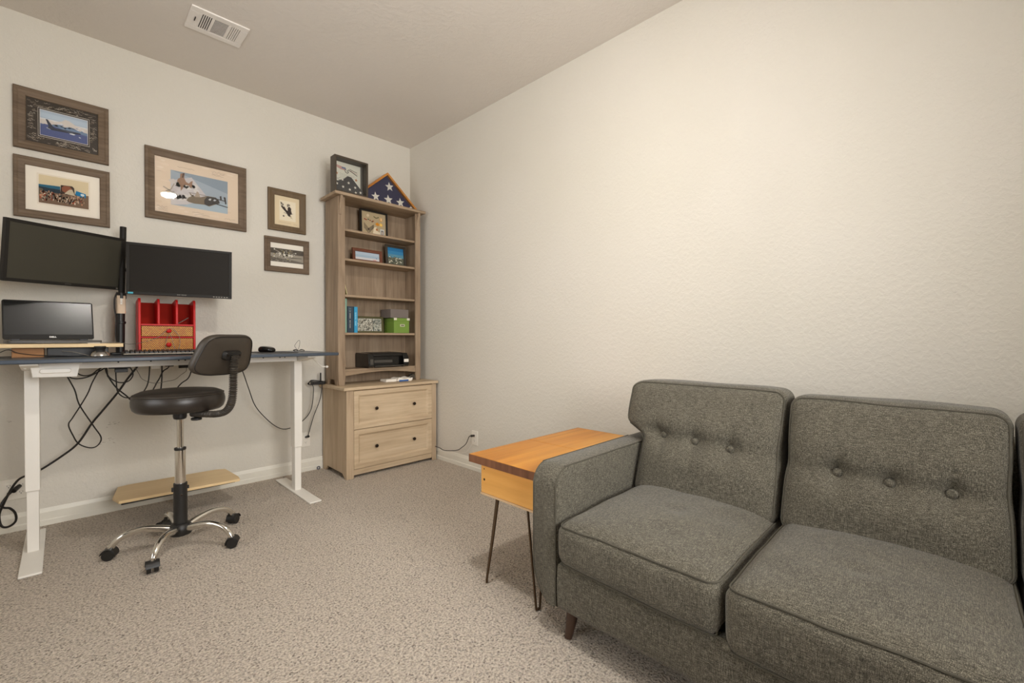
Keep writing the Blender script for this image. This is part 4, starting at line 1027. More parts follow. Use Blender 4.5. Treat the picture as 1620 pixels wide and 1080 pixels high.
for tgt in ((-2.25, -0.215, 1.50), (-1.83, -0.252, 1.48)):
    MB().tube([(-2.073, -0.14, tgt[2]), ((-2.073+tgt[0])/2, -0.12, tgt[2]), tgt], 0.011, 10, smooth=5).build('arm', M['black'], pole)
def monitor(label, loc, rot, w, h, scr, back):
    t = thing('monitor', label, 'monitor', loc, rot, 'monitors on the desk pole')
    MB().box(-w/2, w/2, 0.002, 0.022, -h/2, h/2).box(-w/2+0.004, w/2-0.004, 0.022, 0.022+back, -h/2+0.004, h/2-0.004).build('housing', M['bezel'], t, 0.002, world=False)
    bz = 0.0155
    mb = MB()
    for (a, b, c, d) in ((-w/2, w/2, h/2-bz, h/2), (-w/2, w/2, -h/2, -h/2+bz*1.1), (-w/2, -w/2+bz, -h/2+bz*1.1, h/2-bz), (w/2-bz, w/2, -h/2+bz*1.1, h/2-bz)):
        mb.box(a, b, -0.003, 0.0019, c, d)
    bzl = mb.build('bezel', M['bezel'], t, 0.001, world=False)
    MB().box(-w/2+bz, w/2-bz, -0.0002, 0.0018, -h/2+bz*1.1, h/2-bz).build('screen', scr, t, world=False)
    return t, bzl
m1, b1 = monitor('left monitor, blank screen with a painted-in wall reflection, tilted on the black pole', (-2.299, -0.2837, 1.504), (0.1354, -0.0157, 0.5472), 0.528, 0.306, M['screen_l'], 0.008)
m1.rotation_mode = 'YXZ'
worn_print('logo', M['darkgrey'], b1, 0.026, 0.006, (0, -0.0034, -0.1425), (PI/2, 0, 0), 6)
MB().box(0.236, 0.246, -0.0036, -0.003, -0.148, -0.140).build('power_button', M['silver'], b1, world=False)
m2, b2_ = monitor('right monitor, blank black screen, above the red organizer', (-1.8107, -0.3082, 1.4762), (0, 0.0065, -0.1667), 0.52, 0.303, M['screen_r'], 0.03)
worn_print('logo', plain('grey_lettering', srgb(130, 126, 116), 0.5), b2_, 0.046, 0.005, (0, -0.0034, -0.1425), (PI/2, 0, 0), 7)
MB().box(-0.252, -0.228, -0.0036, -0.003, -0.149, -0.139).build('sticker', M['sticker'], b2_, world=False)
mb = MB()
for k in range(6): mb.box(0.16+0.014*k, 0.167+0.014*k, -0.0034, -0.003, -0.1455, -0.1435)
mb.build('buttons', M['silver'], b2_, world=False)

# red organizer
ox0, ox1, oyf, oyb = -2.008, -1.724, -0.205, -0.065
og = thing('desk_organizer', 'red letter organizer with two wicker drawers on the desk', 'organizer', (-1.866, -0.13, DZ+0.0005))
Z0 = DZ+0.0008
xs = [ox0, ox0+0.0905, ox0+0.181, ox1-0.012]
for i, x in enumerate(xs):
    z0 = Z0 if i in (0, 3) else 1.156
    pol = [(oyb, z0), (oyf, z0), (oyf, 1.290), (oyf+0.004, 1.303), (oyf+0.012, 1.311), (oyf+0.022, 1.312), (oyb, 1.296)]
    MB().prism(pol, 'x', x, x+0.012).build('side_panel' if i in (0, 3) else 'divider', M['red'], og, 0.002)
for (a, b) in ((1.146, 1.156), (1.070, 1.078), (Z0, Z0+0.008)):
    MB().box(ox0+0.0122, ox1-0.0122, oyf+0.001, oyb-0.005, a, b).build('shelf', M['red'], og, 0.001)
MB().box(ox0+0.0122, ox1-0.0122, oyb-0.005, oyb, Z0, 1.292).build('back_panel', M['redin'], og)
for (a, b) in ((1.080, 1.144), (Z0+0.010, 1.068)):
    d = MB().box(ox0+0.014, ox1-0.014, oyf+0.002, oyb-0.012, a, b).build('drawer', M['wicker'], og, 0.002)
    zc = (a+b)/2+0.003
    MB().lathe([(0.005, 0), (0.005, -0.006), (0.011, -0.010), (0.014, -0.016), (0.011, -0.023), (0.001, -0.026)], (-1.864, oyf+0.002, zc), 'y', 18).build('knob', M['red'], d)
ltr = MB().box(-0.035, 0.035, -0.03, 0.03, 0, 0.002).xf(Matrix.Translation((-1.783, -0.14, 1.1795)) @ Matrix.Rotation(-0.62, 4, 'Y')).build('envelope', M['cable_grey'], None)
settle(tag(ltr, 'grey envelope slanting in the right slot of the red organizer', 'envelope'))
cable('thin grey cable draped over the red organizer knobs', [(-2.42, -0.44, 1.0445), (-2.30, -0.43, 1.045), (-2.12, -0.40, 1.046), (-2.06, -0.36, 1.035), (-1.98, -0.245, 1.048), (-1.92, -0.236, 1.075), (-1.885, -0.232, 1.108), (-1.864, -0.232, 1.129), (-1.84, -0.234, 1.118), (-1.815, -0.236, 1.08), (-1.812, -0.238, 1.03), (-1.83, -0.25, 0.976)], 0.0014, 'cable_grey')
cable('thin grey cable tied in an inverted V between the organizer knobs', [(-1.885, -0.24, 1.0), (-1.878, -0.236, 1.06), (-1.864, -0.234, 1.098), (-1.850, -0.236, 1.06), (-1.84, -0.25, 1.0), (-1.838, -0.26, 0.975)], 0.0012, 'cable_grey')

# keyboard
kb = thing('keyboard', 'long dark grey computer keyboard lying in front of the red organizer', 'keyboard', (-1.87, -0.40, DZ+0.0005), (0, 0, math.radians(-1.5)))
kw = 0.225
MB().prism([(-0.075, 0.0), (-0.080, 0.006), (-0.078, 0.011), (0.068, 0.021), (0.072, 0.018), (0.070, 0.0)], 'x', -kw, kw).build('body', M['darkgrey'], kb, 0.002, world=False)
MB().prism([(-0.078, 0.0113), (-0.080, 0.0085), (-0.0815, 0.0085), (-0.0795, 0.0125)], 'x', -kw+0.003, kw-0.003).build('front_trim', M['silver'], kb, world=False)
mb = MB()
for r_ in range(6):
    for c_ in range(21):
        if c_ in (15, 16) and r_ in (2, ): continue
        x = -kw+0.010+c_*0.0206; y = -0.062+r_*0.0212; z = 0.0125+0.0645*(y+0.062)
        mb.add([(x, y, z), (x+0.0175, y, z), (x+0.0175, y+0.018, z+0.001), (x, y+0.018, z+0.001), (x+0.002, y+0.002, z+0.009), (x+0.0155, y+0.002, z+0.009), (x+0.0155, y+0.015, z+0.0105), (x+0.002, y+0.015, z+0.0105)], [(0, 3, 2, 1), (4, 5, 6, 7), (0, 1, 5, 4), (1, 2, 6, 5), (2, 3, 7, 6), (3, 0, 4, 7)])
mb.build('keys', M['black'], kb, world=False)

# dial / 3D mouse puck
pk2 = thing('control_knob', 'round silver and black dial on the desk left of the keyboard', 'dial', (-2.19, -0.50, DZ+0.0005))
MB().lathe([(0.036, 0), (0.039, 0.004), (0.036, 0.014), (0.028, 0.024), (0.022, 0.027), (0.001, 0.027)], (0, 0, 0), 'z', 36).build('base', plain('brushed_steel', srgb(170, 166, 160), 0.25, 0.9), pk2, world=False)
MB().lathe([(0.022, 0.0272), (0.019, 0.033), (0.0215, 0.042), (0.0245, 0.050), (0.0225, 0.055), (0.001, 0.055)], (0, 0, 0), 'z', 36).build('knob', M['black'], pk2, world=False)

# mouse pad + mouse + cable tie bundle
pad = MB().prism(rrect(-1.45, -1.235, -0.62, -0.30, 0.008, 3), 'z', DZ+0.0005, DZ+0.004).build('mouse_pad', plain('dark_mouse_pad', srgb(44, 42, 40), 0.6), None, 0.001)
settle(tag(pad, 'dark mouse pad at the right end of the desk', 'mouse pad'))
ms = thing('computer_mouse', 'black computer mouse on the dark mouse pad', 'mouse', (-1.372, -0.43, DZ+0.0042), (0, 0, math.radians(-60)))
def msd(q):
    x, y, z = q; u = x/0.055
    f = math.sqrt(max(0.0, 1-0.75*u*u)); return (x, y*(0.85+0.15*math.cos(u*2)), z*(0.45+0.62*f*(1-0.25*u)))
rbox((0, 0, 0.018), (0.055, 0.031, 0.018), 0.016, 12, msd).build('shell', M['blackgloss'], ms, smooth=60, world=False)
MB().cyl((-0.035, -0.004, 0.023), (-0.035, 0.004, 0.023), 0.008, n=14).build('wheel', M['darkgrey'], ms, world=False)
ct = thing('tied_cable', 'small black cable tied in a bow near the right end of the desk', 'cable', (-1.175, -0.45, DZ+0.0005))
for sg in (-1, 1):
    for k in range(3):
        MB().tube([(0.003*sg, 0, 0.010), (sg*0.018, 0.010+0.004*k, 0.018-0.002*k), (sg*(0.036-0.003*k), 0.002, 0.013), (sg*0.03, -0.012-0.003*k, 0.006), (sg*0.012, -0.008, 0.006)], 0.0017, 6, closed=True, smooth=5).build('loop', M['cable'], ct, world=False)
MB().tube([(-0.006, 0, 0.012), (-0.026, 0, 0.038), (-0.022, 0, 0.056), (-0.002, 0, 0.080), (0.006, 0, 0.076), (0.004, 0, 0.045), (-0.006, 0, 0.014)], 0.0012, 6, smooth=5).build('loop', M['cable'], ct, world=False)

# ------------------------------------------------------------------ stool
CX, CYc = -1.905, -0.85
ch = thing('office_stool', 'black vinyl drafting stool with small backrest and chrome five-star base', 'chair', (CX, CYc, 0))
prof = [(0.001, 0.700), (0.15, 0.700), (0.178, 0.703), (0.190, 0.715), (0.196, 0.735), (0.197, 0.755), (0.193, 0.775), (0.182, 0.792), (0.160, 0.802), (0.12, 0.807), (0.06, 0.809), (0.001, 0.809)]
st = MB().lathe(prof, (CX, CYc, 0), 'z', 56).build('seat', M['vinyl'], ch, smooth=60)
MB().tube([(CX+0.190*math.cos(a*PI/24), CYc+0.190*math.sin(a*PI/24), 0.7845) for a in range(48)], 0.0028, 6, closed=True).build('seam', M['vinyl2'], st)
MB().cyl((CX, CYc, 0.665), (CX, CYc, 0.70), 0.030, n=24).lathe([(0.018, 0.652), (0.027, 0.656), (0.030, 0.668)], (CX, CYc, 0), 'z', 24).build('seat_mount', M['black'], ch)
MB().cyl((CX, CYc, 0.49), (CX, CYc, 0.664), 0.0145, n=24).build('piston', M['chrome'], ch)
MB().cyl((CX, CYc, 0.495), (CX, CYc, 0.507), 0.0255, n=28).build('collar', M['black'], ch, 0.002)
MB().cyl((CX, CYc, 0.325), (CX, CYc, 0.494), 0.0235, n=28).build('chrome_tube', M['chrome'], ch)
MB().cyl((CX, CYc, 0.10), (CX, CYc, 0.325), 0.0295, n=28).box(CX-0.037, CX-0.027, CYc-0.008, CYc+0.008, 0.285, 0.305).box(CX+0.027, CX+0.036, CYc-0.008, CYc+0.008, 0.29, 0.305).build('column', M['black'], ch, 0.001)
vd = Vector((cam.location.x-CX, cam.location.y-CYc, 0)).normalized()
MB().lathe([(0.001, -0.033), (0.005, -0.032), (0.006, -0.026)], (CX, CYc, 0.268), 'y', 14).build('bolt', M['knob'], ch)
MB().lathe([(0.030, 0.055), (0.046, 0.062), (0.050, 0.085), (0.048, 0.105), (0.038, 0.118), (0.028, 0.122)], (CX, CYc, 0), 'z', 32).build('hub', M['black'], ch)
wheels = [(-2.175, -0.785), (-2.045, -1.085), (-1.722, -1.06), (-1.640, -0.728), (-1.94, -0.575)]
for (wx, wy) in wheels:
    d = Vector((wx-CX, wy-CYc, 0)); Lg = d.length; d.normalize()
    P = lambda r, z: (CX+d.x*r, CYc+d.y*r, z)
    pts = [P(0.035, 0.092), P(0.09, 0.108), P(Lg*0.55, 0.118), P(Lg*0.78, 0.106), P(Lg*0.92, 0.078), P(Lg*0.98, 0.052)]
    # slightly flattened tapered arm
    mb = MB().tube(pts, lambda t: 0.0185-0.0055*t, 14, smooth=6)
    l = mb.build('base_arm', M['chrome'], ch, smooth=60)
    sd = Vector((-d.y, d.x, 0))
    tw = random.Random(int(wx*1000)).uniform(-0.6, 0.6)
    ax = (Matrix.Rotation(tw, 3, 'Z') @ sd); fw_ = Vector((-ax.y, ax.x, 0))
    c = Vector((wx, wy, 0.0))
    cs = MB()
    for s_ in (-1, 1):
        a = c+ax*(0.006*s_)+Vector((0, 0, 0.0255)); b = c+ax*(0.022*s_)+Vector((0, 0, 0.0255))
        cs.cyl(a, b, 0.025, n=20)
    cst = cs.build('caster', M['black'], ch, 0.002)
    # hood
    mb = MB(); rings = []
    for k in range(9):
        an = -0.25+(PI+0.1)*k/8
        r0, r1 = 0.0262, 0.0305
        rings.append([c+fw_*(math.cos(an)*r)+Vector((0, 0, 0.0265+math.sin(an)*r))+ax*w for (r, w) in ((r0, -0.026), (r1, -0.026), (r1, 0.026), (r0, 0.026))])
    mb.rings(rings); mb.build('hood', M['black'], cst, 0.001)
    MB().cyl(c+Vector((0, 0, 0.045)), c+Vector((0, 0, 0.066)), 0.009, n=14).build('stem', M['chrome'], cst)
oo = Vector((0.554, -0.83, 0)).normalized(); ww = Vector((-oo.y, oo.x, 0))
C0 = Vector((CX, CYc, 0))
Q = lambda r, z, w=0.0: C0+oo*r+ww*w+Vector((0, 0, z))
path = spline([Q(0.08, 0.684), Q(0.15, 0.684), Q(0.22, 0.686), Q(0.275, 0.702), Q(0.307, 0.745), Q(0.318, 0.81), Q(0.320, 0.88), Q(0.326, 0.95), Q(0.330, 0.985)], 36)
mbb = MB(); rings = []
prev = None; dist = 0.0
for i, p_ in enumerate(path):
    tt = (path[min(i+1, len(path)-1)]-path[max(i-1, 0)]).normalized()
    if i: dist += (path[i]-path[i-1]).length
    n2 = tt.cross(ww).normalized()
    rr = 0.0165+0.0040*math.sin(dist*2*PI/0.0088)
    rings.append([p_+(ww*math.cos(2*PI*q/14)*rr*1.15+n2*math.sin(2*PI*q/14)*rr*0.85) for q in range(14)])
mbb.rings(rings); mbb.build('bellows_stem', plain('ribbed_rubber', srgb(58, 52, 45), 0.5), ch, smooth=80)
kn = Q(0.10, 0.652, 0.0)
MB().cyl(kn, kn+Vector((0, 0, 0.012)), 0.024, n=16).cyl(kn+Vector((0, 0, 0.012)), kn+Vector((0, 0, 0.03)), 0.009, n=12).build('knob', M['black'], ch, 0.003)
# backrest pad : local axes ww (width), up', oo (thickness), reclined
rec = math.radians(17)
upv = (Vector((0, 0, 1))*math.cos(rec)+oo*math.sin(rec)).normalized(); nv = (oo*math.cos(rec)-Vector((0, 0, 1))*math.sin(rec)).normalized()
BC = Q(0.292, 0.985)
def bp(a, b, c): return BC+ww*a+upv*b+nv*c
def superell(hw, hh, n=40, e=4.2, sq=0.0):
    o_ = []
    for i in range(n):
        a = 2*PI*i/n; ca, sa = math.cos(a), math.sin(a)
        x = math.copysign(abs(ca)**(2/e), ca)*hw; y = math.copysign(abs(sa)**(2/e), sa)*hh
        x *= 1.0-0.14*(y/hh)*(hh > 0.05)
        o_.append((x, y))
    return o_
hw, hh = 0.165, 0.105
rings = []
for (s_, c_) in ((0.55, -0.030), (0.86, -0.028), (0.97, -0.018), (1.0, -0.004), (0.985, 0.008), (0.955, 0.0135), (0.93, 0.0125), (0.90, 0.014), (0.5, 0.017)):
    rg = []
    for (x, y) in superell(hw, hh):
        xx, yy = x*s_, y*s_
        cv = 0.28*xx*xx/0.165
        rg.append(bp(xx, yy, c_-cv*0.55))
    rings.append(rg)
bk = MB().rings(rings).build('backrest', M['vinyl2'], ch, smooth=50)
MB().tube([bp(x*0.945, y*0.93, 0.0150-0.28*(x*0.945)**2/0.165*0.55) for (x, y) in superell(hw, hh, 60)], 0.0022, 6, closed=True).build('stitched_seam', M['black'], bk)
MB().rings([[bp(x, y+0.005, c_) for (x, y) in superell(0.052*s_, 0.022*s_, 24, 5)] for (s_, c_) in ((1.05, 0.014), (1.0, 0.024), (0.9, 0.031), (0.3, 0.033))]).build('bracket', M['black'], bk, smooth=40)
MB().cyl(bp(-0.036, 0.008, 0.030), bp(-0.036, 0.008, 0.034), 0.005, n=12).cyl(bp(0.036, 0.008, 0.030), bp(0.036, 0.008, 0.034), 0.005, n=12).build('bolt', M['knob'], bk)

# ------------------------------------------------------------------ foot board under the desk
fb = thing('footrest', 'pale plywood footrest board with black underside behind the stool', 'footrest', (-1.83, -0.27, 0))
fp = [(-2.135, -0.315), (-2.115, -0.415), (-1.850, -0.428), (-1.535, -0.440), (-1.528, -0.385), (-1.545, -0.12), (-1.60, -0.095), (-2.05, -0.08), (-2.10, -0.10)]
MB().prism(fp, 'z', 0.154, 0.170).build('board', M['ply'], fb, 0.002)
MB().box(-2.105, -1.555, -0.41, -0.12, 0.144, 0.1535).build('underside', M['black'], fb, 0.002)
MB().cyl((-1.812, -0.265, 0.004), (-1.812, -0.265, 0.144), 0.019, n=20).lathe([(0.030, 0.0005), (0.030, 0.008), (0.02, 0.012)], (-1.812, -0.265, 0), 'z', 24).build('post', M['black'], fb)

# ------------------------------------------------------------------ side table
tb = thing('side_table', 'honey wood side table on hairpin legs beside the sofa arm', 'side table', (-0.65, -2.35, 0))
TX0, TX1, TY0, TY1, TZ = -1.070, -0.264, -2.558, -2.160, 0.560
xs_ = -0.680
MB().box(TX0+0.002, xs_-0.0008, TY0, TY1, TZ-0.034, TZ).build('top_board', M['tabletop'], tb, 0.0015)
MB().box(xs_+0.0008, TX1, TY0, TY1, TZ-0.034, TZ).build('top_board', M['tabletop'], tb, 0.0015)
MB().box(TX0, TX0+0.0019, TY0+0.0005, TY1-0.0005, TZ-0.0335, TZ-0.0008).build('end_grain', M['endgrain'], tb)
MB().box(-1.034, -0.300, TY0+0.012, -2.202, 0.393, TZ-0.0343).build('drawer_box', M['pine'], tb, 0.002)
MB().box(-1.036, -0.298, TY0+0.010, -2.200, 0.384, 0.3925).build('bottom_board', M['ply_edge'], tb, 0.001)
mb = MB()
for (y, z, r) in ((-2.222, 0.498, 0.0032), (-2.223, 0.452, 0.0052)): MB().cyl((-1.0338, y, z), (-1.0345, y, z), r, n=12).build('screw', M['knob'], tb)
def hairpin(tops, bot, n=1):
    a, b = [Vector(q) for q in tops]; c = Vector(bot)
    dxy = (b-a); dxy.z = 0; dxy.normalize()
    pts = [a, a.lerp(c-dxy*0.010, 0.5), c-dxy*0.011+Vector((0, 0, 0.02)), c-dxy*0.007+Vector((0, 0, 0.003)), c+Vector((0, 0, 0)), c+dxy*0.007+Vector((0, 0, 0.003)), c+dxy*0.011+Vector((0, 0, 0.02)), b.lerp(c+dxy*0.010, 0.5), b]
    l = MB().tube(pts, 0.0048, 8, smooth=5).build('leg', M['rod'], tb)
    cx_, cy_ = (a.x+b.x)/2, (a.y+b.y)/2
    MB().box(cx_-0.04, cx_+0.04, cy_-0.04, cy_+0.04, 0.3805, 0.3838).build('mounting_plate', M['rod'], l)
zt = 0.383
hairpin(((-1.012, -2.290, zt), (-0.945, -2.215, zt)), (-1.028, -2.234, 0.0052))
hairpin(((-1.022, -2.470, zt), (-0.930, -2.480, zt)), (-1.020, -2.523, 0.0052))
hairpin(((-0.33, -2.30, zt), (-0.40, -2.225, zt)), (-0.31, -2.225, 0.0052))
hairpin(((-0.33, -2.41, zt), (-0.40, -2.48, zt)), (-0.31, -2.51, 0.0052))

# ------------------------------------------------------------------ sofa
sf = thing('sofa', 'dark grey tweed three-seat sofa with button-tufted back cushions', 'sofa', (-0.6, -3.53, 0))
FX = -1.10                # front face
RX = -0.10                # rear
AYo, AYi = -2.566, -2.678   # near arm, outer and inner
YL, YR = -2.680, -4.370     # between the arms
def arm_rings(yo, yi, top=0.605):
    """cross sections along x, rounded top front edge and rounded bottom outer edge"""
    sgn = 1 if yo > yi else -1
    rings = []; n = 14
    xsn = [0, 0.001, 0.0025, 0.0045, 0.007, 0.010, 0.014, 0.019, 0.025, 0.032, 0.040, 0.050, 0.060, 0.0745, 0.095, 0.14, 0.3, 0.5, 0.75, 0.98, 0.99, 1.0]
    R = 0.075
    for k, dx in enumerate(xsn):
        x = FX+dx*(RX-FX) if dx >= 0.14 else FX+dx
        d = x-FX
        zt_ = top-(R-math.sqrt(max(0, R*R-(R-d)**2))) if d < R else top
        if dx > 0.2: zt_ = top-0.012*((d-0.14)/(RX-FX-0.14))*0.0
        ins = 0.010*(1-min(1, d/0.012))**2          # soft front edge
        if dx >= 0.98: ins = (dx-0.98)/0.02*0.012
        pts = []
        zb_ = 0.110
        # walk round: inner bottom -> inner top -> outer top -> outer bottom curve
        r = 0.010
        pts.append((yi+sgn*ins, zb_+ins)); pts.append((yi+sgn*ins, 0.2)); pts.append((yi+sgn*ins, 0.35))
        pts.append((yi+sgn*ins, zt_-r-ins*0.5)); pts.append((yi+sgn*(ins+r*0.3), zt_-r*0.3-ins*0.5)); pts.append((yi+sgn*(ins+r), zt_-ins*0.5))
        ym = (yi+yo)/2; pts.append((ym, zt_+0.003-ins*0.5))
        pts.append((yo-sgn*(ins+r), zt_-ins*0.5)); pts.append((yo-sgn*(ins+r*0.3), zt_-r*0.3-ins*0.5)); pts.append((yo-sgn*ins, zt_-r-ins*0.5))
        pts.append((yo-sgn*ins, 0.36))
        for q in range(9):
            a = PI/2*q/8; rr = 0.145
            rw = min(0.108, abs(yo-yi))
            pts.append((yo-sgn*(ins+rw*(1-math.cos(a))*0.92), 0.255-rr*math.sin(a)*(1.0)+ (ins if q == 8 else 0)))
        rings.append([(x, y, z) for (y, z) in pts])
    return rings
for (yo, yi) in ((AYo, AYi), (-4.485, -4.372)):
    ar = MB().rings(arm_rings(yo, yi)).build('arm', M['tweed'], sf, smooth=50)
    sgn = 1 if yo > yi else -1
    for (yy, s2) in ((yi, 1), (yo, -1)):
        R = 0.075; z_t = 0.605
        pts = [(-0.42, yy+sgn*s2*0.004, z_t-0.002), (-0.8, yy+sgn*s2*0.004, z_t-0.002)]
        for q in range(8):
            a = PI/2*q/7; pts.append((FX+R-R*math.sin(a)+0.002, yy+sgn*s2*0.004, z_t-R+R*math.cos(a)-0.002))
        pts += [(FX+0.002, yy+sgn*s2*0.004, 0.40), (FX+0.002, yy+sgn*s2*0.004, 0.27)]
        if yy == yi: pts += [(FX+0.002, yy+sgn*s2*0.004, 0.118)]
        else:
            for q in range(1, 9):
                a = PI/2*q/8; pts.append((FX+0.002, yo-sgn*(0.004+0.108*(1-math.cos(a))*0.92), 0.255-0.143*math.sin(a)))
        MB().tube(pts, 0.0029, 6, smooth=3).build('piping', M['piping'], ar)
def fd(q):
    x, y, z = q
    if z > 0.24: pass
    return (x-0.006*math.sin(max(0, min(1, (z-0.11)/0.17))*PI)*(1 if x < -1.0 else 0), y, z)
rbox(((FX-0.004+RX)/2, (YL+YR)/2, 0.194), ((RX-FX)/2, (YL-YR)/2-0.001, 0.083), 0.014, 14, fd).build('base', M['tweed'], sf, smooth=50)
MB().box(-1.04, -0.16, -4.44, -2.62, 0.098, 0.1095).build('underframe', M['black'], sf)
# back frame
rbox((-0.205, (YL+YR)/2, 0.43), (0.09, (YL-YR)/2+0.02, 0.315), 0.03, 10, lambda q: (q[0]+0.05*(q[2]-0.46)/0.3-0.03, q[1], q[2])).build('back_frame', M['tweed'], sf, smooth=50)
for (lx, ly, dx, dy) in ((-1.045, -2.715, -0.018, 0.010), (-1.045, -4.34, -0.018, -0.01), (-0.20, -2.70, 0.018, 0.01), (-0.20, -4.34, 0.018, -0.01)):
    MB().cyl((lx, ly, 0.108), (lx+dx, ly+dy, 0.0008), 0.024, 0.0135, n=20).build('leg', M['leg'], sf)
# seat cushions
def rect_path(h1, h2, rc, n=8, m=10):
    pts = []
    for (c1, c2, a0) in ((h1-rc, h2-rc, 0), (-h1+rc, h2-rc, PI/2), (-h1+rc, -h2+rc, PI), (h1-rc, -h2+rc, 1.5*PI)):
        for i in range(n+1): a = a0+PI/2*i/n; pts.append((c1+rc*math.cos(a), c2+rc*math.sin(a)))
    out = []
    for i in range(len(pts)):
        a, b = pts[i], pts[(i+1) % len(pts)]
        L = math.hypot(b[0]-a[0], b[1]-a[1]); k = max(1, int(L/0.03))
        for j in range(k): out.append((a[0]+(b[0]-a[0])*j/k, a[1]+(b[1]-a[1])*j/k))
    return out
def seat_cushion(ya, yb, seed, dent, flop=(0.0, 0.0)):
    yc = (ya+yb)/2; hy = abs(ya-yb)/2-0.001; x0, x1 = -1.125, -0.42; xc = (x0+x1)/2; hx = (x1-x0)/2
    z0, z1 = 0.278, 0.428; zc = (z0+z1)/2; hz = (z1-z0)/2; r = 0.042
    def df(q):
        x, y, z = q; u = (x-xc)/hx; v = (y-yc)/hy; w = (z-zc)/hz
        puff = (1-min(1, abs(u))**3)*(1-min(1, abs(v))**3)
        if z > zc: z += w*(0.036*puff)
        nz_ = noise.noise(Vector((x*5+seed, y*5, z*5)))+0.5*noise.noise(Vector((x*13, y*13+seed, z*11)))
        x += -0.010*(1-w*w)*(1 if u < -0.5 else 0)*(1-v*v)
        y += 0.004*(1-w*w)*(1 if v > 0 else -1)*(abs(v) > 0.8)
        z += 0.006*nz_*(1 if w > 0 else 0.15)
        x += 0.004*nz_*(u < -0.6)
        if w > 0.5:
            for (dx_, dy_, dd, rr) in dent: z -= dd*math.exp(-((x-dx_)**2+(y-dy_)**2)/(rr*rr))
        # front overhang settles over the rail
        if u < -0.93 and w < 0.3: z -= (flop[0]+(flop[1]-flop[0])*(0.5-0.5*v))*(0.3-w)/1.3
        return (x, y, z if u < -0.8 else max(z, 0.2785))
    rbo = rbox((xc, yc, zc), (hx, hy, hz), r, 36, df)
    o_ = rbo.build('seat_cushion', M['tweed'], sf, smooth=80)
    k = r*0.2929
    for (sgn, nm) in ((1, 'piping'), (-1, 'piping')):
        pts = [df((xc+a, yc+b, zc+sgn*(hz-k*1.0))) for (a, b) in rect_path(hx-k*0.75, hy-k*0.75, r*0.8)]
        MB().tube([Vector(p_)+Vector((0, 0, 0.0005*sgn)) for p_ in pts], 0.0031, 6, closed=True).build(nm, M['piping'], o_, smooth=60)
    return o_
cuts = [(-2.690, -3.242), (-3.250, -3.802), (-3.812, -4.362)]
seat_cushion(*cuts[0], 1.3, [(-0.80, -2.985, 0.010, 0.03), (-0.74, -3.12, 0.005, 0.06)], (0.0, 0.018))
seat_cushion(*cuts[1], 5.1, [(-0.86, -3.50, 0.012, 0.028), (-0.80, -3.60, 0.005, 0.07), (-0.95, -3.68, 0.006, 0.05)], (0.04, 0.04))
seat_cushion(*cuts[2], 8.4, [(-0.84, -4.1, 0.008, 0.05)], (0.02, 0.0))
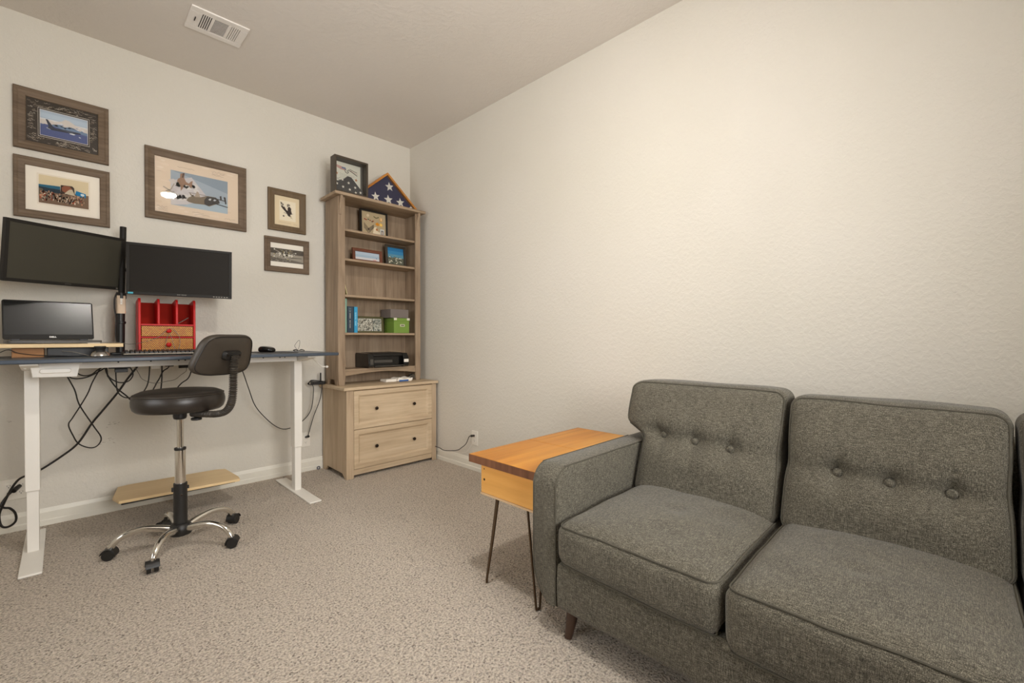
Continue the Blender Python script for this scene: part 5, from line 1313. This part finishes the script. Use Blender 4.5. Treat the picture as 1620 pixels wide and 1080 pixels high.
# back cushions
def back_cushion(ya, yb, seed, btn, ear=0.0, crease=1.0, hc=0.238):
    """local: a = along +x (thickness, 0 front), b = y, c = up the cushion"""
    yc = (ya+yb)/2; hy = abs(ya-yb)/2; ht_ = 0.085; r = 0.040
    lean = math.radians(20)
    org = Vector((-0.598, yc, 0.405))     # bottom front edge
    def toworld(a, b, c): return Vector((org.x+a*math.cos(lean)+c*math.sin(lean), org.y+b, org.z-a*math.sin(lean)*0.05+c*math.cos(lean)))
    def df(q):
        a, b, c = q       # a in [-ht,ht], b in [-hy,hy], c in [-hc,hc]
        u, v, w = a/ht_, b/hy, c/hc
        puff = (1-min(1, abs(v))**3)*(1-min(1, abs(w))**3)
        A = a-(0.038*puff if u < 0 else -0.01*puff)
        A += 0.0
        nz_ = noise.noise(Vector((b*6+seed, c*6, a*4)))+0.5*noise.noise(Vector((b*15, c*15+seed, a*9)))
        A += 0.005*nz_
        if u < 0:
            cz = 0.012
            for (bb, cc) in btn:
                d2 = ((b-bb)/0.050)**2+((c-cc)/0.040)**2
                A += 0.026*math.exp(-d2)
                A += 0.011*math.exp(-((b-bb)/0.016)**2)*math.exp(-((c-cc)/0.08)**2)
            m = sum(cc for _, cc in btn)/3
            lo, hi = min(bb for bb, _ in btn)-0.20, max(bb for bb, _ in btn)+0.20
            # crease through the buttons
            cr_c = m+ (b)*((btn[2][1]-btn[0][1])/(btn[2][0]-btn[0][0])) if btn[2][0] != btn[0][0] else m
            A += 0.013*crease*math.exp(-((c-cr_c)/0.026)**2)
            A -= 0.012*math.exp(-((c-cr_c+0.09)/0.06)**2)*puff
            A -= 0.008*math.exp(-((c-cr_c-0.09)/0.06)**2)*puff
        # sides pulled in at button height
        B = b-math.copysign(1, b)*0.006*math.exp(-((c-0.02)/0.07)**2)*(abs(v) > 0.6)*1.0
        if ear and b > 0 and c > -0.01: B += ear*(lambda q_: q_*q_*(3-2*q_))(min(1, (c+0.01)/0.075))*max(0, v)**2
        Cc = c+0.006*noise.noise(Vector((b*5+seed*2, 0, a*6)))*(w > 0.5)+(0.012*(1-v**4)*(w > 0.5)*(0.55+0.45*(1-u*u)))
        return toworld(A+ht_, B, Cc+hc)
    o_ = rbox((0, 0, 0), (ht_, hy, hc), r, 48, df).build('back_cushion', M['tweed'], sf, smooth=80)
    k = r*0.2929
    for sg in (-1, 1):
        pts = [df((sg*(ht_-k), b, c)) for (b, c) in rect_path(hy-k*0.75, hc-k*0.75, r*0.85)]
        MB().tube(pts, 0.0031, 6, closed=True).build('piping', M['piping'], o_, smooth=60)
    for (bb, cc) in btn:
        p0 = df((-ht_, bb, cc)); nrm = (toworld(-1, 0, 0)-toworld(0, 0, 0)).normalized()
        mb = MB(); rings = []
        e1 = Vector((0, 1, 0)); e2 = nrm.cross(e1).normalized()
        for (rr, hh_) in ((0.0125, -0.004), (0.0140, 0.008), (0.0128, 0.014), (0.008, 0.0175), (0.001, 0.0185)):
            rings.append([p0+e1*(rr*math.cos(2*PI*q/16))+e2*(rr*math.sin(2*PI*q/16))+nrm*hh_ for q in range(16)])
        mb.rings(rings).build('button', M['tweed'], o_, smooth=70)
    return o_
back_cushion(-2.688, -3.238, 2.2, [(0.165, 0.018), (0.032, 0.012), (-0.105, 0.004)], ear=0.10, crease=0.6, hc=0.246)
back_cushion(-3.246, -3.800, 6.6, [(0.118, -0.006), (-0.015, -0.010), (-0.152, -0.012)], crease=0.9)
back_cushion(-3.808, -4.362, 9.1, [(0.13, 0.0), (0.0, 0.0), (-0.13, 0.0)], crease=0.9)
